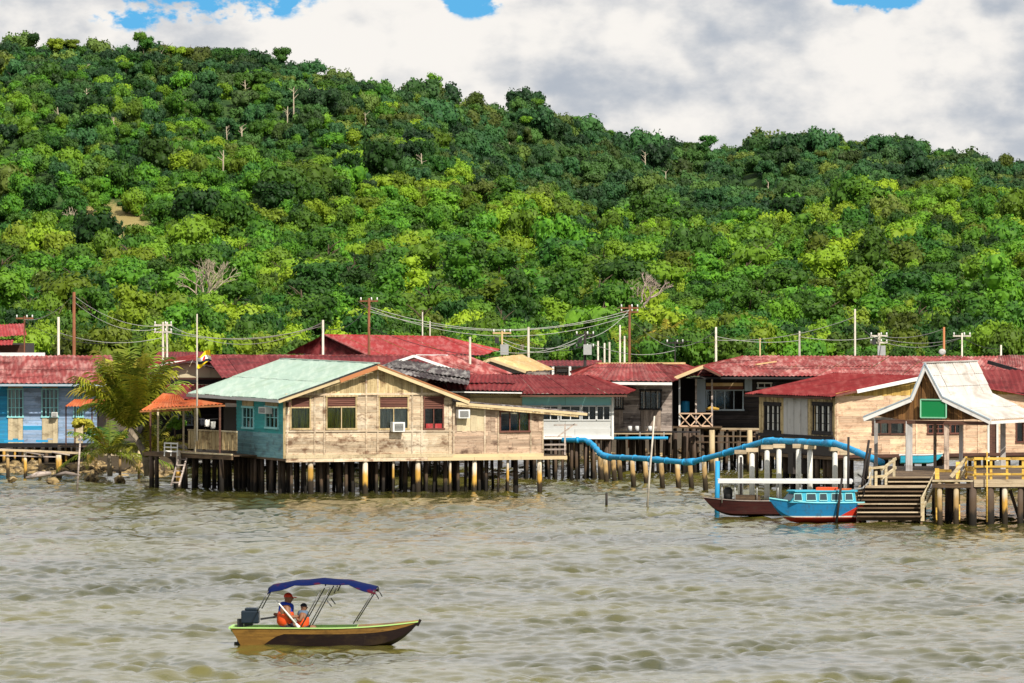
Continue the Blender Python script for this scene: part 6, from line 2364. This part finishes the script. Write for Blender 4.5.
# each crown of the forest is the same kind of crown as on trees that stand in view
me = bpy.data.meshes.new('forest')
me.from_pydata(pts, [], [])
for nm, tp, data in (('siz', 'FLOAT_VECTOR', np.array(scl).ravel()), ('turn', 'FLOAT', np.array(rot)), ('kindnr', 'INT', np.array(var))):
    at = me.attributes.new(nm, tp, 'POINT')
    at.data.foreach_set('vector' if tp == 'FLOAT_VECTOR' else 'value', data)
forest = link('forest', me, None)
tag(forest, 'dense green broadleaf forest covering the whole hill up to the skyline', 'forest', kind='stuff')

# trees that stand out on the hill, each a thing
random.seed(19)


def hill_D(px, py):
    """distance at which the hill is seen at that pixel"""
    Dd = np.arange(1440, 2300, 4.0)
    z = ground_z((px - 512) / F * Dd, Dd)
    y = YH - (z - H) * F / Dd
    w_ = np.where(y <= py)[0]
    return float(Dd[w_[0]]) if len(w_) else float(Dd[np.argmin(y)])


EM = [(33, 30, 'small crowned tree standing clear of the skyline at far left', 6, 2.6), (55, 34, 'bushy tree on the skyline near the left edge', 4, 3.0), (73, 36, 'small dark tree on the skyline left of the summit', 4, 2.2),
      (140, 30, 'flat umbrella crowned tree highest on the left skyline', 6, 2.4), (167, 41, 'flat crowned tree on the skyline right of the umbrella tree', 6, 2.8), (190, 42, 'broad crowned tree on the skyline over the left hilltop', 6, 3.2),
      (222, 42, 'dense dark tree on the skyline over the left hilltop', 4, 3.6), (247, 52, 'flat headed tree with thin trunk at the skyline right of the hilltop', 6, 2.4), (262, 52, 'flat headed tree with bare pale trunk on the skyline', 6, 2.4),
      (283, 47, 'pointed dark tree where the skyline starts to fall', 4, 2.8), (344, 78, 'round tree on the falling skyline right of the left hill', 3, 3.0), (368, 86, 'small round tree in the skyline hollow', 3, 2.6),
      (434, 80, 'tall round tree on the second rise of the skyline', 5, 3.0), (450, 88, 'low round tree on the skyline just right of the second rise', 4, 3.2), (475, 88, 'broad tree on the skyline left of the middle', 3, 3.6),
      (575, 112, 'round tree on the skyline right of the middle', 4, 3.0), (644, 130, 'thin tree with open crown on the right skyline', 6, 2.4), (657, 133, 'small round topped tree on the right skyline next to the thin one', 3, 2.2),
      (708, 132, 'twin headed dark tree on the right skyline', 4, 3.4), (755, 139, 'lollipop shaped tree with bare trunk on the right skyline', 3, 2.0), (780, 142, 'flat dark tree on the right skyline beside the lollipop tree', 6, 3.6),
      (836, 142, 'dark conical tree on the right skyline', 5, 3.2), (905, 142, 'broad dark dome on the right skyline', 4, 4.4), (940, 146, 'dome shaped dark tree on the skyline near the right edge', 3, 4.0), (1005, 152, 'low dark tree on the skyline at the right edge', 3, 4.0)]
lo_k = {}
for px, py, lb_, k, rad in EM:
    kx = float(np.clip((px - 360) / 260, 0, 1))
    kx = kx * kx * (3 - 2 * kx)
    D = 1770 + 400 * kx - 6
    X = (px - 512) / F * D
    gz_ = float(ground_z(X, D))
    top_ = zat(py, D)
    hgt = max(1.5, top_ - gz_ - rad * (1.0 if k != 6 else .6))
    rt = tree(X, D, rad * (1.1 if k == 6 else 1.0), k, lb_, 'trees standing out on the skyline', trunkh=max(1.2, hgt - rad * .1), name='skyline_tree', cl=.3)
EM2 = []
rr_ = random.Random(44)
for i in range(104):
    px = 5 + i * 9.8 + rr_.uniform(-6, 6)
    kx = float(np.clip((px - 360) / 260, 0, 1))
    kx = kx * kx * (3 - 2 * kx)
    D = 1770 + 400 * kx - rr_.uniform(2, 70)
    X = (px - 512) / F * D
    k = rr_.choice([6, 6, 3, 4, 0])
    rad = rr_.uniform(1.4, 3.1)
    tree(X, D, rad * (.7 if k == 5 else 1), k, ['rounded green', 'x', 'x', 'dark round', 'dark domed', 'slender oval', 'flat topped'][k] + ' tree rising above the ridge forest, at ' + ('far left' if px < 130 else 'the left summit' if px < 300 else 'the falling skyline' if px < 420 else 'the second rise' if px < 560 else 'the right slope' if px < 720 else 'the right ridge' if px < 900 else 'the right edge'),
         'emergent trees along the ridge', trunkh=rr_.uniform(1.6, 4.6) * (1.0 + .25 * kx), name='ridge_tree', cl=.3, tm=TRKP)
# individual far trees carry the far crowns too
far_src = []
for i, (px, py, lb_) in enumerate(((800, 182, 'rounded bluish green tree on the far right ridge below the dark flat tree'), (880, 178, 'rounded bluish green tree on the far right ridge left of the broad dome'), (960, 178, 'rounded bluish green tree on the far right ridge near the edge'))):
    D = hill_D(px, py)
    X = (px - 512) / F * D
    rt = tree(X, D, 4.6, i, lb_, 'trees on the far ridge', name='ridge_tree', crowns=CRF)
    far_src.append([c for c in rt.children if c.name.startswith('crown')][0])

src = {}
for o in bpy.data.objects:
    if o.type == 'MESH' and o.name.startswith('crown'):
        for i, m_ in enumerate(allc):
            if o.data == m_ and i not in src: src[i] = o
ng = bpy.data.node_groups.new('forest_scatter', 'GeometryNodeTree')
ng.interface.new_socket('Geometry', in_out='INPUT', socket_type='NodeSocketGeometry')
ng.interface.new_socket('Geometry', in_out='OUTPUT', socket_type='NodeSocketGeometry')
gi = ng.nodes.new('NodeGroupInput')
go = ng.nodes.new('NodeGroupOutput')
jg_out = ng.nodes.new('GeometryNodeJoinGeometry')


def attr(nm, tp):
    a = ng.nodes.new('GeometryNodeInputNamedAttribute')
    a.data_type = tp
    a.inputs[0].default_value = nm
    return [s for s in a.outputs if s.enabled][0] if True else None


for i in range(len(allc)):
    oi = ng.nodes.new('GeometryNodeObjectInfo')
    oi.inputs[0].default_value = src[i]
    oi.inputs['As Instance'].default_value = True
    cp = ng.nodes.new('FunctionNodeCompare')
    cp.data_type = 'INT'
    cp.operation = 'EQUAL'
    ng.links.new(attr('kindnr', 'INT'), cp.inputs[2])
    cp.inputs[3].default_value = i
    iop = ng.nodes.new('GeometryNodeInstanceOnPoints')
    ng.links.new(gi.outputs[0], iop.inputs['Points'])
    ng.links.new(cp.outputs[0], iop.inputs['Selection'])
    ng.links.new(oi.outputs['Geometry'], iop.inputs['Instance'])
    cx_ = ng.nodes.new('ShaderNodeCombineXYZ')
    ng.links.new(attr('turn', 'FLOAT'), cx_.inputs[2])
    ng.links.new(cx_.outputs[0], iop.inputs['Rotation'])
    ng.links.new(attr('siz', 'FLOAT_VECTOR'), iop.inputs['Scale'])
    ng.links.new(iop.outputs[0], jg_out.inputs[0])
ng.links.new(jg_out.outputs[0], go.inputs[0])
md = forest.modifiers.new('scatter', 'NODES')
md.node_group = ng


# bare and pale trees
def bare_tree(label, px, py, hpx, wpx, mat, seed, D=None, levels=4, name='bare_tree', spread=.6):
    rr = random.Random(seed)
    D = D or hill_D(px, py)
    base = W(px, py, D)
    base.z -= .5
    root = thing(name, label, 'tree', base)
    s = D / F
    h, wd = hpx * s, wpx * s
    tr = MB().tube([base, base + Vector((0, 0, h * .35)), base + Vector((rr.uniform(-.1, .1), 0, h * .5))], [h * .035, h * .028, h * .022], 7)
    tr.build('trunk', mat, root, smooth=True, fix=False)
    br_ = MB()

    def grow(p, d, l, r, lv):
        q = p + d * l
        m2 = p.lerp(q, .5) + Vector((rr.uniform(-1, 1), rr.uniform(-1, 1), rr.uniform(-.5, .5))) * l * .08
        br_.tube([p, m2, q], [r, r * .8, r * .6], 4, cap=False)
        if lv == 0: return
        for _ in range(rr.choice([2, 3, 3])):
            dd_ = (d + Vector((rr.uniform(-1, 1) * spread * 1.4, rr.uniform(-1, 1) * spread, rr.uniform(-.35, .6)))).normalized()
            grow(q, dd_, l * rr.uniform(.62, .85), r * .62, lv - 1)
    for k in range(5):
        a = (k - 2) / 2 * (wd / h) * .75
        grow(base + Vector((0, 0, h * rr.uniform(.2, .45))), Vector((math.sin(a), rr.uniform(-.5, .5), math.cos(a))).normalized(), h * .24, h * .026, levels)
    br_.build('branches', mat, root, fix=False)
    return root


M_twig = wood('pale_twigs', (0.50, 0.42, 0.30), (0.34, 0.28, 0.2), grain='v', stain=.2, vary=.2)
M_twigp = wood('pinkish_twigs', (0.52, 0.40, 0.34), (0.38, 0.28, 0.24), grain='v', stain=.2, vary=.2)
bare_tree('leafless pale tree with spreading branches on the lower slope, left of centre', 205, 320, 60, 56, M_twig, 3, D=800)
bare_tree('leafless pinkish tree on the lower slope above the tall brown pole', 642, 322, 48, 52, M_twigp, 4, D=800)
bare_tree('grey leafless tree beside the bare yellow slope at the left', 50, 300, 34, 30, M_twigp, 6, D=1000, levels=3)
bare_tree('low pale dead tree at the right edge of the yellow earth slip', 128, 246, 26, 22, M_twig, 15, levels=3)
bare_tree('pale bare tree just above the yellow earth slip', 72, 236, 30, 16, M_twig, 7, levels=3)
for i, (px, yb, yt, lb_) in enumerate(((263, 82, 56, 'white dead trunk standing at the skyline of the left hill'), (293, 128, 88, 'tall pale trunk on the upper slope right of the left hilltop'), (85, 84, 66, 'pale trunk on the upper left slope below the summit'),
                                       (241, 142, 126, 'short white trunk in the middle of the left slope'), (222, 180, 150, 'grey leaning trunk on the middle of the left slope'), (767, 206, 182, 'slim white trunk on the right slope above the front ridge'),
                                       (645, 180, 152, 'pale trunk on the slope below the thin skyline tree'), (802, 278, 256, 'thin white trunk in the lower right forest'))):
    D = hill_D(px, yb) - 4
    b0, t0 = W(px, yb + 6, D), W(px + random.uniform(-1, 2), yt, D)
    root = thing('dead_trunk', lb_, 'tree', b0)
    tube(root, 'trunk', [b0, b0.lerp(t0, .5) + Vector((.1, 0, 0)), t0], [.22, .18, .08], M_twig, 6)
    b = MB()
    for k in range(5):
        a = random.uniform(-1, 1)
        q = b0.lerp(t0, random.uniform(.6, .98))
        b.tube([q, q + Vector((a * 1.3, random.uniform(-.4, .4), random.uniform(.5, 1.3)))], [.09, .04], 4)
    b.build('branches', M_twig, root, fix=False)


random.seed(88)
for i in range(30):
    px = 12 + i * 34.5 + random.uniform(-14, 14)
    ridge_y = float(interp(SKY, px))
    py = ridge_y + random.uniform(8, 85 if px < 560 else 42)
    D = hill_D(px, py) - 5
    b0 = W(px, py + 4, D)
    t0 = b0 + Vector((random.uniform(-.4, .4), 0, random.uniform(4.0, 7.0)))
    root = thing('pale_trunk', 'slim pale trunk showing through the canopy of the ' + ('left hill' if px < 330 else 'middle hill' if px < 640 else 'right ridge'), 'tree', b0, 'pale trunks showing through the canopy')
    tube(root, 'trunk', [b0, b0.lerp(t0, .5) + Vector((.1, 0, 0)), t0], [.17, .13, .07], M_twig, 6)
    b = MB()
    for k in range(6):
        a = random.uniform(-1, 1)
        q = b0.lerp(t0, random.uniform(.55, .98))
        b.tube([q, q + Vector((a * 1.2, random.uniform(-.4, .4), random.uniform(.4, 1.2)))], [.06, .03], 4)
    b.build('branches', M_twig, root, fix=False)

# ------------------------------------------------------------------ palms
def frond_mesh(name, seed, L, droop, mat, n=30, wl=.26, lift=.9, out_=.25):
    """rachis curving up and over, with two rows of hanging leaflets"""
    rr = random.Random(seed)
    b = MB()
    pts = []
    for i in range(n + 1):
        u = i / n
        x = L * (u * math.cos(lift) + out_ * u * u)
        z = L * (u * math.sin(lift) - droop * u ** 2.2)
        pts.append(Vector((x, 0, z)))
    b.tube(pts, [.028 * L / 2 * (1 - .85 * i / n) + .004 for i in range(n + 1)], 4, cap=False)
    for i in range(2, n + 1):
        u = i / n
        ll = wl * L * math.sin(min(1, u * 1.25 + .12) * math.pi * .72) * rr.uniform(.85, 1.1)
        t_ = (pts[i] - pts[i - 1]).normalized()
        for s in (-1, 1):
            out = Vector((0, s, 0)) * .75 + t_ * rr.uniform(.45, .8) + Vector((0, 0, -.1 - .6 * rr.random()))
            out.normalize()
            p0 = pts[i]
            p1 = p0 + out * ll * .55
            p2 = p1 + (out + Vector((0, 0, -.55))).normalized() * ll * .45
            wv = t_.cross(out).cross(out).normalized() * (.013 * L / 2 + .008)
            b.f.append([len(b.v) + k for k in (0, 1, 3, 2)])
            b.f.append([len(b.v) + k for k in (2, 3, 4)])
            b.m += [0, 0]
            b.v += [p0 - wv * .6, p0 + wv * .6, p1 - wv, p1 + wv, p2]
    me = bpy.data.meshes.new(name)
    me.from_pydata([tuple(v) for v in b.v], [], b.f)
    me.materials.append(mat)
    return me


M_palm = leafy('palm_leaf', (0.19, 0.22, 0.015), (0.09, 0.15, 0.012), (0.32, 0.29, 0.02), yellow=(0.26, 0.22, 0.02))
M_palmy = leafy('palm_leaf_yellow', (0.30, 0.26, 0.025), (0.18, 0.20, 0.02), (0.34, 0.26, 0.03), yellow=(0.34, 0.26, 0.03))


def palm(label, base, trunk_pts, trunk_r, L, nf, seed, mats, el=(.15, 1.35), name='coconut_palm', side=None, n=40, out_=.25, droops=(.35, 1.0)):
    rr = random.Random(seed)
    root = thing(name, label, 'palm', base)
    tp = [Vector(base) + Vector(p) for p in trunk_pts]
    tube(root, 'trunk', tp, [trunk_r * (1.25 - .45 * i / (len(tp) - 1)) for i in range(len(tp))], M_bark, 8)
    for k in range(nf):
        a = 2 * math.pi * k / nf * 2.4 + rr.uniform(-.25, .25)
        e = el[0] + (el[1] - el[0]) * (k + .5) / nf
        l = L * rr.uniform(.85, 1.1)
        me = frond_mesh('frond', seed * 100 + k, l, rr.uniform(*droops) * (1.0 if e < 1 else .45), rr.choice(mats), lift=e, n=n, out_=out_)
        o = link('frond', me, None, root)
        o.location = tp[-1] - Vector(base)
        o.rotation_euler = (0, 0, a)
    return root


pb = W(149, 462, 312)
palm('big coconut palm with yellow green fronds on the bank between blue house and terrace', (pb.x, pb.y, .9), [(0, 0, -.6), (-.15, 0, .3), (-.85, .0, 1.45)], .17, 3.6, 44, 5, [M_palm, M_palm, M_palmy], el=(.75, 1.54), droops=(.15, .5), out_=.03)
pb2 = W(140, 462, 313.5)
palm('shorter young coconut palm sprouting right against the big palm base', (pb2.x + .5, pb2.y, .7), [(0, 0, -.5), (.1, 0, .3), (.05, 0, .6)], .10, 1.9, 14, 6, [M_palm, M_palmy], el=(.25, 1.45), droops=(.2, .6))
pb3 = W(110, 455, 318)
palm('low bushy palm left of the big coconut palm', (pb3.x, pb3.y, .6), [(0, 0, -.5), (-.05, 0, .5)], .10, 2.1, 14, 8, [M_palm, M_palmy], el=(.1, 1.3), droops=(.3, .8))
for i, (px, py, h, lb_) in enumerate(((664, 352, 3.3, 'far coconut palm with yellowish crown, largest one behind the grey plank house roof'), (651, 350, 2.8, 'far small palm left of the yellowish one behind the grey plank house'), (612, 352, 2.6, 'far small palm behind the thin white posts'), (520, 352, 2.4, 'far small palm right of the street light pole'))):
    D = 560
    bb = W(px, py, D)
    bb.z = float(ground_z(bb.x, D))
    hh = zat(py - (h * 12.8) * .0, D)
    palm(lb_, bb, [(0, 0, -.3), (.1, 0, h * .4), (.2, 0, h * .72)], .16, 2.0, 15, 20 + i, [M_palmy if i == 0 else M_palm], el=(-.1, 1.3), n=14, droops=(.4, 1.0))


def bush(label, px, py, D, rad, seed, mat, name='bush', z=None):
    root = thing(name, label, 'bush', W(px, py, D))
    me = crown_mesh('foliage', seed, mat, nl=9, hz=.7, leaf=.12, per=60)
    o = link('foliage', me, None, root)
    o.scale = (rad, rad, rad)
    o.location = (0, 0, -rad * .2)
    tube(root, 'stem', [W(px, py + 4, D) - Vector((0, 0, .2)), W(px, py, D) + Vector((0, 0, rad * .5))], .04, M_barkd, 6)
    return root


bush('yellow green shrub hanging over the walkway end at the palm base', 152, 458, 310.5, .42, 61, M_palmy)
bush('yellowish leafy shrub beside the post of the small orange awning', 84, 432, 326, .62, 62, M_palmy)
bush('bright green potted shrub between the terrace posts', 175, 428, 307, .46, 63, M_leafA)
bush('dark shrub below the awning in front of the blue house', 100, 440, 325, .6, 64, M_leafD)
bush('rounded shrub on the shore at the left end of the walkway', 118, 445, 324, .6, 65, M_leafD)

# look-alike trees of one stretch are told apart by their order
ORD = ['first', 'second', 'third', 'fourth', 'fifth', 'sixth', 'seventh', 'eighth', 'ninth', 'tenth', 'eleventh', 'twelfth', 'thirteenth', 'fourteenth', 'fifteenth', 'sixteenth']
byl = {}
for o in bpy.data.objects:
    if o.name.startswith(('broadleaf_tree', 'ridge_tree', 'pale_trunk')) and o.get('label'):
        byl.setdefault(o['label'], []).append(o)
for lb_, os_ in byl.items():
    if len(os_) > 1:
        os_.sort(key=lambda o: o.location.x / o.location.y)
        for i, o in enumerate(os_):
            o['label'] = ORD[i] + ' ' + lb_ + ' from left'
